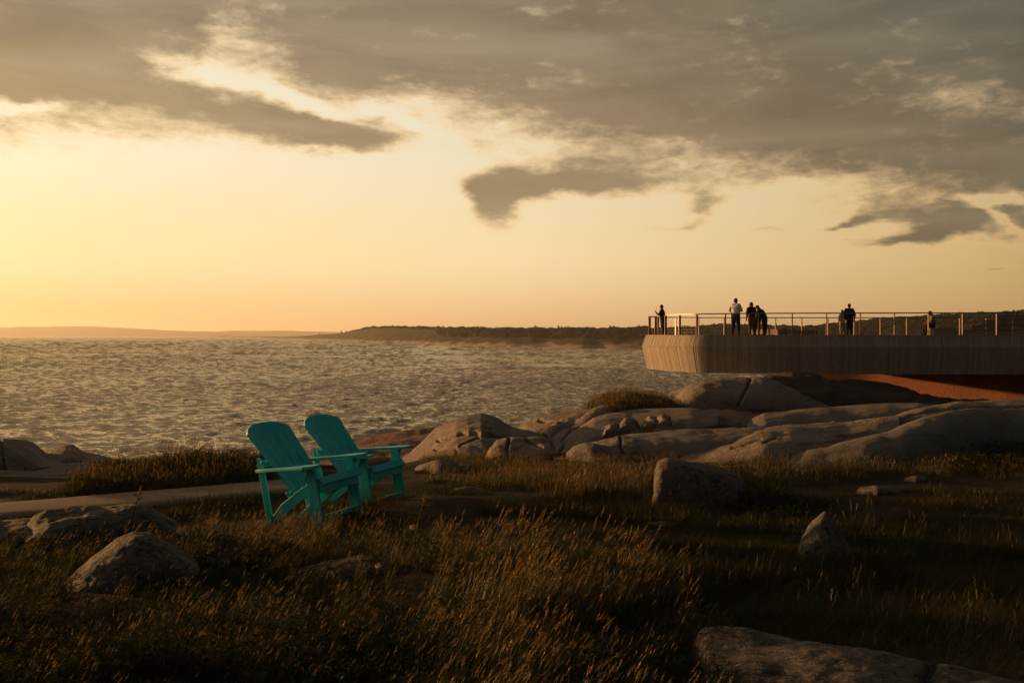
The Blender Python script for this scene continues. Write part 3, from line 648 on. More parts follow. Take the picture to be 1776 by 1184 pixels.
rock('square_boulder', 'squarish grey boulder with a sloping top in the middle of the turf', 'boulder', [(1131, 868), (1134, 840), (1136, 815), (1142, 800), (1157, 793), (1180, 794), (1215, 801), (1250, 812), (1280, 826), (1290, 838), (1283, 862), (1272, 878)], [(1133, 886), (1160, 892), (1220, 896), (1258, 893), (1270, 886)], .45, d=(11.0, 10.9), amp=.02, nsc=.5, cols=150, rows=60, seed=37, p=.42, q=.75, back=0.70, mat=M_ROCK_NEAR, group=NB)
rock('pointed_stone', 'pointed stone like a small peak, its left edge catching the sun', 'boulder', [(1372, 972), (1384, 950), (1396, 925), (1411, 906), (1424, 890), (1432, 886), (1446, 902), (1460, 930), (1476, 952), (1490, 975)], [(1374, 992), (1430, 998), (1490, 990)], (.2, .32, .25), d=7.5, amp=.018, nsc=.3, cols=100, rows=44, seed=38, p=.7, back=0.70, mat=M_ROCK_NEAR, group=NB)
rock('foreground_rock', 'broad lichened granite slab filling the bottom right corner', 'rock', [(1165, 1270), (1178, 1200), (1195, 1135), (1222, 1098), (1300, 1097), (1400, 1109), (1500, 1128), (1590, 1150), (1622, 1160), (1640, 1158), (1680, 1165), (1776, 1186), (1900, 1230)], [(1160, 1310), (1300, 1350), (1600, 1370), (1990, 1380)], (1.15, 1.05, 1.0), d=(4.15, 3.05), amp=.026, nsc=.5, cols=240, rows=100, seed=39, p=.8, back=0.22, mat=M_ROCK_NEAR, cracks=[([(1615, 1158), (1610, 1175), (1600, 1200)], 9, .03)], group=NB)
for i, (px, py, w, h, lab) in enumerate([(1155, 915, 84, 11, 'thin flat stone flush with the turf, before the squarish boulder'), (1525, 851, 76, 9, 'flat stone in the turf below the big granite hump'), (1590, 830, 60, 6, 'narrow flat stone in the turf close under the big hump'),
                                         (765, 812, 90, 14, 'low flat stone in the grass at the foot of the domed outcrop'), (815, 853, 90, 12, 'flat stone flush with the turf right of the chairs'), (1310, 912, 34, 8, 'small stone in the turf left of the pointed stone'), (830, 942, 50, 6, 'flat bare stone in the dark turf right of the tall grass')]):
    rd = [(px - w / 2, py), (px - w * .36, py - h * .6), (px - w * .1, py - h), (px + w * .2, py - h * .9), (px + w * .4, py - h * .5), (px + w / 2, py)]
    rock('flat_stone', lab, 'stone', rd, [(px - w / 2, py + 4), (px, py + 7), (px + w / 2, py + 4)], .28, amp=.018, nsc=.35, cols=50, rows=20, seed=80 + i, p=.7, back=.5, mat=M_ROCK_NEAR if i not in (3,) else M_ROCK, group='flat stones in the turf', sink=.1)
# ------------------------------------------------------------------ solid helpers
def box_geo(c, s, M=None):
    vs = [Vector((c[0] + a * s[0] / 2, c[1] + b * s[1] / 2, c[2] + e * s[2] / 2)) for a in (-1, 1) for b in (-1, 1) for e in (-1, 1)]
    if M: vs = [M @ v for v in vs]
    return vs, [(0, 1, 3, 2), (4, 6, 7, 5), (0, 4, 5, 1), (2, 3, 7, 6), (0, 2, 6, 4), (1, 5, 7, 3)]
class MB:
    def __init__(s): s.v = []; s.f = []
    def add(s, vs, fs):
        o = len(s.v); s.v += [tuple(v) for v in vs]; s.f += [tuple(i + o for i in f) for f in fs]; return s
    def box(s, c, sz, M=None): return s.add(*box_geo(c, sz, M))
    def prism(s, poly, axis, a, b):
        """extrude a 2-D polygon (list of pairs) along an axis from a to b"""
        def mk(p, q):
            return {0: (q, p[0], p[1]), 1: (p[0], q, p[1]), 2: (p[0], p[1], q)}[axis]
        n = len(poly); vs = [mk(p, a) for p in poly] + [mk(p, b) for p in poly]
        fs = [tuple(range(n))[::-1], tuple(range(n, 2 * n))] + [(i, (i + 1) % n, n + (i + 1) % n, n + i) for i in range(n)]
        return s.add(vs, fs)
    def tube(s, pts, r, n=6):
        pts = [Vector(p) for p in pts]; rings = []
        for i, p in enumerate(pts):
            t = (pts[min(i + 1, len(pts) - 1)] - pts[max(i - 1, 0)]).normalized()
            up = Vector((0, 0, 1)) if abs(t.z) < .9 else Vector((1, 0, 0))
            a = t.cross(up).normalized(); b = a.cross(t); rr = r[i] if hasattr(r, '__len__') else r
            rings.append([p + (a * math.cos(6.2832 * k / n) + b * math.sin(6.2832 * k / n)) * rr for k in range(n)])
        vs = [v for g in rings for v in g]
        fs = [(i * n + k, i * n + (k + 1) % n, (i + 1) * n + (k + 1) % n, (i + 1) * n + k) for i in range(len(pts) - 1) for k in range(n)]
        fs += [tuple(range(n))[::-1], tuple(range((len(pts) - 1) * n, len(pts) * n))]
        return s.add(vs, fs)
    def ball(s, c, r, nu=8, nv=6, M=None):
        r = (r, r, r) if not hasattr(r, '__len__') else r
        vs = [(0, 0, 1)] + [(math.sin(math.pi * j / nv) * math.cos(6.2832 * i / nu), math.sin(math.pi * j / nv) * math.sin(6.2832 * i / nu), math.cos(math.pi * j / nv)) for j in range(1, nv) for i in range(nu)] + [(0, 0, -1)]
        vs = [Vector((v[0] * r[0], v[1] * r[1], v[2] * r[2])) for v in vs]
        if M: vs = [M @ v for v in vs]
        vs = [v + Vector(c) for v in vs]
        fs = [(0, 1 + i, 1 + (i + 1) % nu) for i in range(nu)]
        for j in range(nv - 2):
            fs += [(1 + j * nu + i, 1 + (j + 1) * nu + i, 1 + (j + 1) * nu + (i + 1) % nu, 1 + j * nu + (i + 1) % nu) for i in range(nu)]
        b = len(vs) - 1; fs += [(b, b - nu + (i + 1) % nu, b - nu + i) for i in range(nu)]
        return s.add(vs, fs)
    def build(s, name, mat, parent=None, smooth=False, bevel=0.0):
        me = bpy.data.meshes.new(name); me.from_pydata(s.v, [], s.f); me.update()
        bm = bmesh.new(); bm.from_mesh(me); bmesh.ops.recalc_face_normals(bm, faces=bm.faces)
        if bevel: bmesh.ops.bevel(bm, geom=list(bm.edges), offset=bevel, segments=2, affect='EDGES', profile=.5)
        bm.to_mesh(me); bm.free()
        if smooth: me.polygons.foreach_set('use_smooth', np.ones(len(me.polygons), bool))
        o = bpy.data.objects.new(name, me); COL.objects.link(o); me.materials.append(mat); o.parent = parent
        return o

# ------------------------------------------------------------------ Adirondack chairs
def chair_mat():
    m, t, b = material('teal_lumber', (.02, .42, .40), .45, .35)
    tc = t.new('ShaderNodeTexCoord'); p = tc.outputs['Object']
    n = t.noise(t.vm('MULTIPLY', p, (4, 40, 4)), 1.0, 4, .6); n2 = t.noise(p, 9, 5, .65)
    c = t.mix(t.sstep(n, .35, .65), (.025, .52, .55), (.04, .60, .63))
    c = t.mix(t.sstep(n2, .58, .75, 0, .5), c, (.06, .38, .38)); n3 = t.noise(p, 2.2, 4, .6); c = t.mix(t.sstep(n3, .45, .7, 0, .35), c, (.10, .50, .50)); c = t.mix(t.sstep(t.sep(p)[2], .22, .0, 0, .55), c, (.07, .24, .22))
    t.put(b.inputs['Base Color'], c); t.put(b.inputs['Roughness'], t.lerp(n2, 0, 1, .38, .62)); bump(t, b, n, .15, .004)
    return m
M_TEAL = chair_mat()
def make_chair(loc, yaw, pitch, roll, label):
    e = empty('adirondack_chair', loc, label=label, cat='chair', group='pair of Adirondack chairs')
    cyw, syw = math.cos(yaw), math.sin(yaw); cp, sp = math.cos(pitch), math.sin(pitch); cr, sr = math.cos(roll), math.sin(roll)
    Rm = Matrix(((cyw, -syw, 0), (syw, cyw, 0), (0, 0, 1))) @ Matrix(((cp, 0, -sp), (0, 1, 0), (sp, 0, cp))) @ Matrix(((1, 0, 0), (0, cr, -sr), (0, sr, cr)))
    e.rotation_euler = Rm.to_euler()
    B = .004
    for s in (-1, 1):
        MB().prism([(.20, -.06), (.355, -.06), (.345, .30), (.33, .55), (.225, .55), (.215, .30)], 1, s * .295 - .015, s * .295 + .015).build('front_leg', M_TEAL, e, bevel=B)
        MB().prism([(-.46, -.06), (-.34, -.06), (-.22, .06), (-.05, .16), (.12, .25), (.36, .30), (.375, .39), (.30, .405), (.08, .33), (-.06, .275), (-.20, .205), (-.33, .10), (-.45, .02)], 1, s * .262 - .014, s * .262 + .014).build('side_rail', M_TEAL, e, bevel=B)
        MB().prism([(-.40, -.05), (-.325, -.05), (-.355, .66), (-.425, .70)], 1, s * .295 - .014, s * .295 + .014).build('rear_post', M_TEAL, e, bevel=B)
        q = s
        arm = [(-.43, .285), (-.43, .345), (-.30, .365), (.05, .40), (.30, .43), (.42, .425), (.455, .39), (.45, .31), (.40, .285), (.0, .282)]
        arm_o = MB().prism([(a, q * b) for a, b in arm], 2, .552, .582).build('armrest', M_TEAL, e, bevel=B)
        MB().prism([(.235, .552), (.235, .43), (.25, .43), (.32, .552)], 1, s * .36 - .05 * 0 - .012, s * .36 + .012).build('arm_bracket', M_TEAL, arm_o)
    # seat slats along a dished curve
    xs = [.395, .30, .21, .12, .03]; zs = [.408, .412, .383, .347, .307]
    for i in range(5):
        M = Matrix.Translation((xs[i], 0, zs[i])) @ Matrix.Rotation(-.36 if i else .85, 4, 'Y')
        MB().box((0, 0, 0), (.086, .56, .024), M).build('seat_slat', M_TEAL, e, bevel=B)
    # back: five tapering slats under an arched top, in a reclined plane
    b0 = Vector((.0, 0, .26)); up = (Vector((-.575, 0, 1.055)) - b0); L = up.length; up.normalize(); side = Vector((0, 1, 0)); nrm = up.cross(side) * -1
    bw, tw = .47, .64; n = 5; gap = .0085
    top = lambda f: L - .125 * abs(2 * f - 1) ** 2.8
    for i in range(n):
        f0, f1 = i / n, (i + 1) / n; loc_ = []
        w_ = lambda h: bw + (tw - bw) * (h / L) ** .9
        prof = []
        hs0, hs1 = top(f0), top(f1)
        for h in np.linspace(0, hs0, 6): prof.append((w_(h) * (f0 - .5) + gap, h))
        for f in np.linspace(f0, f1, 7)[1:-1]: prof.append((w_(top(f)) * (f - .5), top(f)))
        for h in np.linspace(hs1, 0, 6): prof.append((w_(h) * (f1 - .5) - gap, h))
        vs = []; m = len(prof)
        for off in (0, -.024):
            for a, h in prof:
                dish = .035 * (1 - (2 * a / w_(h)) ** 2) * -1
                vs.append(b0 + side * a + up * h + Vector((1, 0, .5)).normalized() * (off + dish))
        fs = [tuple(range(m)), tuple(range(m, 2 * m))[::-1]] + [(k, m + k, m + (k + 1) % m, (k + 1) % m) for k in range(m)]
        MB().add(vs, fs).build('back_slat', M_TEAL, e)
    def cross(h, w, z):
        c = b0 + up * h + Vector((-1, 0, -.5)).normalized() * .062
        M = Matrix.Translation(c) @ Matrix.Rotation(-math.atan2(.575, .795), 4, 'Y')
        MB().box((0, 0, 0), (.03, w, z), M).build('back_support', M_TEAL, e, bevel=B)
    cross(.07, .54, .08); cross(.49, .64, .07); cross(.78, .50, .05)
    MB().box((.36, 0, .05), (.03, .56, .05)).build('front_stretcher', M_TEAL, e, bevel=B)
    MB().box((.372, 0, .335), (.022, .56, .09)).build('seat_apron', M_TEAL, e, bevel=B)
    return e
make_chair((-2.0, 10.228, 7.125), R(-31.5), R(7.5), R(3.5), 'left teal Adirondack chair, the nearer of the pair, tilted back on the slope')
make_chair((-1.685, 11.42, 7.085), R(-30.8), R(5.6), R(2.8), 'right teal Adirondack chair, the farther of the pair, before the surf')

# ------------------------------------------------------------------ viewing deck
EDGE = [(2150, 47.6), (1950, 47.8), (1776, 48), (1600, 48.2), (1440, 48.45), (1320, 49.1), (1250, 49.75), (1213, 50.2), (1203, 50.5), (1182, 51.6), (1157, 53), (1137, 54.6), (1124, 56.2), (1119, 57.6), (1124, 59.1), (1150, 60.5), (1200, 61.3), (1300, 61.7), (1500, 61.8), (1800, 61.6), (2150, 61)]
EP = resample([((a - 888) / F * d, d) for a, d in EDGE], 900)
for _ in range(1): EP = np.stack([smooth1(EP[:, 0], 60), smooth1(EP[:, 1], 60)], -1)
ES = np.concatenate([[0], np.cumsum(np.hypot(*np.diff(EP, axis=0).T))])
def edge_at(s, off=0.0):
    x, y = np.interp(s, ES, EP[:, 0]), np.interp(s, ES, EP[:, 1]); h = .15
    tx = np.interp(s + h, ES, EP[:, 0]) - np.interp(s - h, ES, EP[:, 0]); ty = np.interp(s + h, ES, EP[:, 1]) - np.interp(s - h, ES, EP[:, 1])
    l = math.hypot(tx, ty); nx, ny = -ty / l, tx / l     # outward: right turn of travel direction is checked below
    return x - nx * off * -OUT, y - ny * off * -OUT, (tx / l, ty / l)
OUT = 1
_x, _y, _t = edge_at(8.0, 1.0)
if _y > edge_at(8.0, 0)[1]: OUT = -1

def wood_mat(name, c1, c2, streak=(1, 1, .12), sc=9, rough=.8):
    m, t, b = material(name, c1, rough, .25)
    g = t.new('ShaderNodeNewGeometry'); pos = g.outputs['Position']
    n = t.noise(t.vm('MULTIPLY', pos, streak), sc, 5, .65); n2 = t.noise(pos, .7, 4, .6)
    isl = g.outputs['Random Per Island']
    c = t.mix(isl, c1, c2); c = t.mix(t.sstep(n, .45, .7, 0, .45), c, tuple(v * .45 for v in c1)); c = t.mix(t.sstep(n2, .4, .7, 0, .3), c, tuple(v * .6 for v in c2))
    t.put(b.inputs['Base Color'], c); bump(t, b, n, .4, .01)
    return m
M_CLAD = wood_mat('silvered_cedar', (.25, .22, .188), (.36, .315, .265))
M_DECKWOOD = wood_mat('deck_wood', (.16, .13, .10), (.22, .18, .145), (.3, 3, 1))
M_BENCH = wood_mat('bench_wood', (.22, .15, .10), (.30, .21, .14), (.4, .4, 8), 3)
M_STEEL, _, _ = material('bronze_steel', (.16, .10, .06), .45, .5, .2)
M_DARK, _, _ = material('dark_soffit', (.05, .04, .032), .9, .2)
M_CORTEN = rockish('weathered_red_wall', (.18, .060, .026), (.22, .08, .034), (.11, .04, .02), grain=20, crk=0.0)

def build_deck():
    root = empty('viewing_deck', (18.0, 52.0, E - .03), label='long cantilevered timber viewing deck with rounded sunlit end over the rocks', cat='deck')
    off = Vector(root.location)
    def part(name, mb, mat, smooth=False):
        mb.v = [(v[0] - off.x, v[1] - off.y, v[2] - off.z) for v in mb.v]
        return mb.build(name, mat, root, smooth)
    top, knee, bot = E - .03, E - .60, E - 1.90
    up, lo = MB(), MB(); w = .125; n = int(ES[-1] / w)
    rr = random.Random(2)
    for i in range(n):
        s0, s1 = i * w + .008, (i + 1) * w - .008
        for mb, z0, o0, z1, o1 in ((up, top, .0, knee, .22), (lo, knee - .005, .225, bot, -.06)):
            d_ = rr.uniform(0, .022); vs = []
            for s in (s0, s1):
                for z, o in ((z0, o0), (z1, o1)):
                    for dp in (d_, -.06):
                        x, y, _ = edge_at(s, o + dp); vs.append((x, y, z))
            mb.add(vs, [(0, 2, 6, 4), (1, 5, 7, 3), (0, 4, 5, 1), (2, 3, 7, 6), (0, 1, 3, 2), (4, 6, 7, 5)])
    a = part('upper_cladding', up, M_CLAD); a['kind'] = 'stuff'; a['label'] = 'flared upper row of silvery upright boards'
    a = part('lower_cladding', lo, M_CLAD); a['kind'] = 'stuff'; a['label'] = 'lower row of upright boards leaning inward'
    ss = np.linspace(0, ES[-1], 160)
    def slab(name, z0, z1, ofs, mat):
        P0 = [edge_at(s, ofs)[:2] for s in ss]
        part(name, MB().prism([(p[0], p[1]) for p in P0], 2, z0, z1), mat)
    slab('deck_floor', top - .08, top + .005, -.065, M_DECKWOOD)
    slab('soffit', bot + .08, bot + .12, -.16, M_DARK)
    body = MB(); P0 = [edge_at(s, -.02)[:2] for s in ss]; P1 = [edge_at(s, .12)[:2] for s in ss]; P2 = [edge_at(s, -.14)[:2] for s in ss]
    vs = [(p[0], p[1], z) for pp, z in ((P0, top - .1), (P1, knee), (P2, bot + .1)) for p in pp]; m = len(ss)
    body.add(vs, [(r * m + k, r * m + k + 1, (r + 1) * m + k + 1, (r + 1) * m + k) for r in (0, 1) for k in range(m - 1)])
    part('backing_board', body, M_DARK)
    # curb along the edge
    cb = MB(); A = [edge_at(s, .03) for s in ss]; B_ = [edge_at(s, -.12) for s in ss]
    vs = [(p[0], p[1], z) for pp, z in ((A, top + .008), (A, top + .04), (B_, top + .04), (B_, top + .008)) for p in pp]
    cb.add(vs, [(r * m + k, r * m + k + 1, (r + 1) * m + k + 1, (r + 1) * m + k) for r in range(3) for k in range(m - 1)])
    part('edge_board', cb, M_CLAD)
    # railing round the edge
    rail = empty('guard_railing', (18.0, 52.0, E + .01), label='slim bronze railing with wires running round the deck edge', cat='railing')
    ro = Vector(rail.location)
    s731 = ES[np.argmin(np.hypot(EP[:, 0] - (1731 - 888) / F * 48.05, EP[:, 1] - 48.05))]
    step = 1.625; s = s731 - 2 * step; posts = []
    while s < ES[-1] - 1: posts.append(s); s += step
    zt = E + 1.10
    for s in posts:
        x, y, t_ = edge_at(s, -.16)
        M = Matrix.Translation(Vector((x, y, 0)) - Vector((ro.x, ro.y, 0))) @ Matrix.Rotation(math.atan2(t_[1], t_[0]), 4, 'Z')
        MB().box((0, 0, .52), (.045, .13, 1.04), M).build('rail_post', M_STEEL, rail, bevel=.006)
    s2 = np.linspace(posts[0] - 1, ES[-1] - .3, 260)
    pts = [Vector((*edge_at(s, -.16)[:2], zt)) - ro for s in s2]
    def strip(name, z, hw, ht):
        mb = MB(); m = len(s2); vs = []
        for o_, zz in ((-.16 - hw, z), (-.16 + hw, z), (-.16 + hw, z + ht), (-.16 - hw, z + ht)):
            for s in s2:
                x, y, _ = edge_at(s, o_); vs.append((x - ro.x, y - ro.y, zz - ro.z))
        mb.add(vs, [(r * m + k, r * m + k + 1, ((r + 1) % 4) * m + k + 1, ((r + 1) % 4) * m + k) for r in range(4) for k in range(m - 1)])
        mb.build(name, M_STEEL, rail)
    strip('top_rail', E + 1.045, .045, .055)
    for k in range(6):
        z = E + .14 + k * .15
        MB().tube([Vector((*edge_at(s, -.16)[:2], z)) - ro for s in s2], .0024, 3).build('rail_wire', M_STEEL, rail)
    # wall under the deck
    W = resample([((a - 888) / F * d, d) for a, d in [(1392, 61.4), (1500, 59.3), (1620, 55.3), (1776, 51), (1950, 48.8), (2100, 48.3)]], 70)
    W = np.stack([smooth1(W[:, 0], 6), smooth1(W[:, 1], 6)], -1)
    c0 = Vector((22, 55, E - 4.6)); mb = MB(); m = len(W); ns = np.gradient(W, axis=0); ns /= np.linalg.norm(ns, axis=1)[:, None]
    bk = W + np.stack([-ns[:, 1], ns[:, 0]], -1) * .5
    vs = [(p[0] - c0.x, p[1] - c0.y, z - c0.z) for pp, zz in ((W, (E - 4.6, E - 1.83)), (bk, (E - 1.83, E - 4.6))) for z in zz for p in pp]
    mb.add(vs, [(r * m + k, r * m + k + 1, (r + 1) * m + k + 1, (r + 1) * m + k) for r in range(3) for k in range(m - 1)])
    o = mb.build('retaining_wall', M_CORTEN, None, True); o.location = c0
    setp(o, 'rust coloured retaining wall under the deck, lit orange by the sun', 'wall')
build_deck()

def bench(px, d, L, w, h, ang, label, slats=5):
    p = P(px, HZ, d); e = empty('deck_bench', (p.x, p.y, E - .02), (0, 0, ang), label, 'bench', 'benches on the deck')
    for k in range(slats): MB().box((0, -w / 2 + (k + .5) * w / slats, h - .02), (L, w / slats - .012, .04)).build('seat_slat', M_BENCH, e)
    nb = 4
    for k in range(nb):
        for s in (-1, 1): MB().box((0, s * (w / 2 - .02), .04 + (k + .5) * (h - .08) / nb), (L - .02, .03, (h - .08) / nb - .012)).build('side_board', M_BENCH, e)
        for s in (-1, 1): MB().box((s * (L / 2 - .03), 0, .04 + (k + .5) * (h - .08) / nb), (.03, w - .08, (h - .08) / nb - .012)).build('end_board', M_BENCH, e)
    for a in (-1, 1):
        for b in (-1, 1): MB().box((a * (L / 2 - .1), b * (w / 2 - .08), (h - .05) / 2), (.06, .06, h - .05)).build('leg', M_STEEL, e)
    return e
bench(1333, 53.5, 2.2, .6, .33, R(-66), 'low bench with its long side lit orange, beside the huddled group on the deck')
bench(1383, 54.2, 2.1, .6, .28, R(2), 'dark low bench right of the orange lit bench on the deck')
bench(1634, 53.2, 1.55, .6, .40, R(0), 'bench under the seated person on the deck')
def stepped_seating():
    p = P(1665, HZ, 57.5); e = empty('stepped_seating', (p.x, p.y, E - .02), (0, 0, 0), 'dark stepped timber seating rising at the right end of the deck', 'seating')
    for k in range(4):
        h = .30 * (k + 1); x0 = .75 * k
        nb = 3 if k else 3
        for j in range(nb):
            z = .30 * k + (j + .5) * .30 / nb; hh = .30 / nb - .012
            MB().prism([(x0, k * .18), (9, k * .18), (9, k * .18 + .05), (x0 + .4, k * .18 + .05)], 2, z - hh / 2, z + hh / 2).build('riser_board', M_DECKWOOD, e)
        MB().prism([(x0, k * .18), (9, k * .18), (9, 2.5), (x0 + 2.2, 2.5)], 2, h - .03, h).build('seat_board', M_DECKWOOD, e)
stepped_seating()
# ------------------------------------------------------------------ people
def cloth(name, c, c2=None, sc=30):
    m, t, b = material(name, c, .85, .2)
    g = t.new('ShaderNodeTexCoord'); n = t.noise(g.outputs['Object'], sc, 4, .6)
    t.put(b.inputs['Base Color'], t.mix(t.sstep(n, .4, .6), c, c2 or tuple(v * .65 for v in c))); return m
M_SKIN = cloth('skin', (.30, .17, .11), (.26, .14, .09)); M_HAIR = cloth('dark_hair', (.012, .010, .009)); M_SHOE = cloth('shoe', (.03, .028, .026)); M_EYE = cloth('eye', (.02, .015, .012))
CL = dict(navy=cloth('navy_jacket', (.018, .020, .026)), black=cloth('black_cloth', (.012, .012, .013)), white=cloth('pale_shirt', (.74, .76, .78)), cream=cloth('cream_top', (.74, .68, .64)), brown=cloth('brown_trousers', (.06, .035, .025)),
          pattern=cloth('patterned_trousers', (.05, .035, .03), (.16, .12, .10), 22), green=cloth('green_tee', (.11, .13, .08)), grey=cloth('grey_dress', (.34, .31, .28)), dark=cloth('dark_trousers', (.016, .016, .018)))

def person(label, px, d, yaw, height, pose, shirt, legs, hair='short', sleeves='long', bulk=1.0):
    """yaw: direction faced, radians, 0 = away from the camera, positive = to the left"""
    J = dict(pelvis=(0, 0, .95), spine=(0, 0, 1.13), chest=(0, 0, 1.31), neck=(0, 0, 1.47), head0=(0, .015, 1.565), head1=(0, .02, 1.66),
             sh_l=(-.185, 0, 1.41), el_l=(-.24, -.02, 1.13), wr_l=(-.235, .06, .89), ha_l=(-.235, .085, .80), sh_r=(.185, 0, 1.41), el_r=(.24, -.02, 1.13), wr_r=(.235, .06, .89), ha_r=(.235, .085, .80),
             hi_l=(-.095, 0, .90), kn_l=(-.105, .015, .49), an_l=(-.11, -.025, .08), to_l=(-.12, .13, .035), hi_r=(.095, 0, .90), kn_r=(.105, .015, .49), an_r=(.11, -.025, .08), to_r=(.12, .13, .035))
    J.update({a: c for a, c in pose.items() if a != 'look'})
    k = height / 1.76; b = bulk * 1.34
    rad = dict(pelvis=(.150 * b, .115 * b), spine=(.135 * b, .105 * b), chest=(.165 * b, .12 * b), neck=(.058, .058), head0=(.078, .088), head1=(.082, .095), sh=(.078 * b, .075 * b), el=(.056 * b, .056 * b), wr=(.040, .034), ha=(.042, .020), hi=(.098 * b, .10 * b), kn=(.070 * b, .072 * b), an=(.050, .052), to=(.045, .035))
    names = list(J); idx = {n: i for i, n in enumerate(names)}
    E_ = [('pelvis', 'spine'), ('spine', 'chest'), ('chest', 'neck'), ('neck', 'head0'), ('head0', 'head1')]
    for s in 'lr': E_ += [('chest', 'sh_' + s), ('sh_' + s, 'el_' + s), ('el_' + s, 'wr_' + s), ('wr_' + s, 'ha_' + s), ('pelvis', 'hi_' + s), ('hi_' + s, 'kn_' + s), ('kn_' + s, 'an_' + s), ('an_' + s, 'to_' + s)]
    me = bpy.data.meshes.new('skeleton'); me.from_pydata([Vector(J[n]) * k for n in names], [(idx[a], idx[c]) for a, c in E_], []); me.update()
    tmp = bpy.data.objects.new('skeleton', me); COL.objects.link(tmp)
    md = tmp.modifiers.new('s', 'SKIN'); md.use_smooth_shade = True
    for n, i in idx.items():
        r = rad.get(n) or rad[n[:2]]
        sv = me.skin_vertices[0].data[i]; sv.radius = (r[0] * k, r[1] * k); sv.use_root = n == 'pelvis'
    sb = tmp.modifiers.new('u', 'SUBSURF'); sb.levels = 1; sb.render_levels = 1
    dg = bpy.context.evaluated_depsgraph_get(); ev = tmp.evaluated_get(dg); bme = bpy.data.meshes.new_from_object(ev)
    bpy.data.objects.remove(tmp)
    nv = len(bme.vertices); co = np.empty(nv * 3); bme.vertices.foreach_get('co', co); co = co.reshape(-1, 3) / k
    mb = MB(); mb.v = [tuple(v) for v in co]; mb.f = [tuple(p.vertices) for p in bme.polygons]; nbody = len(mb.f)
    zone = []
    segs = [(np.array(J[a], float), np.array(J[c], float), a, c) for a, c in E_]
    for f in mb.f:
        c = np.mean([co[i] for i in f], 0); best = None
        for a, q, an, cn in segs:
            ab = q - a; t_ = np.clip(np.dot(c - a, ab) / max(np.dot(ab, ab), 1e-9), 0, 1); dd = np.linalg.norm(c - a - ab * t_)
            if best is None or dd < best[0]: best = (dd, cn, t_)
        cn = best[1]; z = 1
        if cn in ('head0', 'head1'): z = 0
        elif cn[:2] == 'ha': z = 0
        elif cn[:2] == 'wr': z = 1 if sleeves == 'long' else 0
        elif cn[:2] in ('hi', 'kn', 'an'): z = 2
        elif cn[:2] == 'to': z = 3
        elif cn == 'spine' and best[2] < .15: z = 2
        zone.append(z)
    # head details and fingers join the one body mesh
    h0, h1 = Vector(J['head0']), Vector(J['head1']); upv = (h1 - h0).normalized(); fw = Vector(pose.get('look', (0, 1, 0))); fw = (fw - upv * fw.dot(upv)).normalized(); rt = fw.cross(upv)
    hc = h0 * .42 + h1 * .58
    def addz(z, n0):
        zone.extend([z] * (len(mb.f) - n0))
    n0 = len(mb.f); Hm = Matrix((rt, fw, upv)).transposed()
    mb.ball(hc + upv * .01, (.076, .097, .118), 12, 9, Hm)
    mb.ball(hc + fw * .098 - upv * .012, (.012, .018, .022), 6, 5, Hm)
    for s in (-1, 1): mb.ball(hc + rt * .078 * s - upv * .005 - fw * .01, (.012, .02, .032), 6, 5, Hm)
    mb.ball(hc + fw * .088 - upv * .052, (.024, .010, .008), 6, 5, Hm)
    for s in 'lr':
        w_, h_ = Vector(J['wr_' + s]), Vector(J['ha_' + s]); ax = (h_ - w_).normalized(); sd = ax.cross(Vector((0, 0, 1)) if abs(ax.z) < .8 else Vector((0, 1, 0))).normalized(); nm = sd.cross(ax)
        for q in range(4):
            l = (.062, .075, .07, .052)[q]; p0 = h_ + sd * (q - 1.5) * .019
            mb.tube([p0 - ax * .02, p0 + ax * l * .5 + nm * .006, p0 + ax * l * .85 + nm * .03], [.0095, .009, .007], 5)
        p0 = w_ * .5 + h_ * .5 + sd * .03; mb.tube([p0, p0 + sd * .028 + ax * .03, p0 + sd * .034 + ax * .06], [.011, .0095, .008], 5)
    addz(0, n0)
    n0 = len(mb.f)
    for s in (-1, 1): mb.ball(hc + fw * .086 + rt * .032 * s + upv * .012, .011, 6, 5)
    zone += [4] * (len(mb.f) - n0)
    mats = [M_SKIN, CL[shirt], CL[legs], M_SHOE, M_EYE]
    p = P(px, HZ, d)
    root = empty('person', (p.x, p.y, E - .022), (0, 0, yaw), label, 'person', 'people on the deck')
    bm_ = bpy.data.meshes.new('body'); bm_.from_pydata([tuple(Vector(v) * k) for v in mb.v], [], mb.f); bm_.update()
    for m_ in mats: bm_.materials.append(m_)
    bm_.polygons.foreach_set('material_index', np.array(zone, np.int32)); bm_.polygons.foreach_set('use_smooth', np.ones(len(zone), bool))
    o = bpy.data.objects.new('body', bm_); COL.objects.link(o); o.parent = root
    hm = MB(); hm.ball(hc + upv * .022 - fw * .016, (.088, .102, .122), 12, 9, Hm)
    if hair == 'long': hm.ball(hc - upv * .13 - fw * .05, (.085, .055, .17), 10, 8, Hm)
    if hair == 'hood': hm.ball(hc - upv * .02 - fw * .02, (.10, .105, .14), 10, 8, Hm)
    # cut the face free
    keep = []
    for f in hm.f:
        c = sum((Vector(hm.v[i]) for i in f), Vector()) / len(f) - hc
        if c.dot(fw) > .052 and c.dot(upv) < .075: continue
        if hair == 'short' and c.dot(upv) < -.06: continue
        keep.append(f)
    hm.f = keep; hm.v = [tuple(Vector(v) * k) for v in hm.v]
    hm.build('hair', M_HAIR if hair != 'hood' else CL[shirt], o, True)
    return root
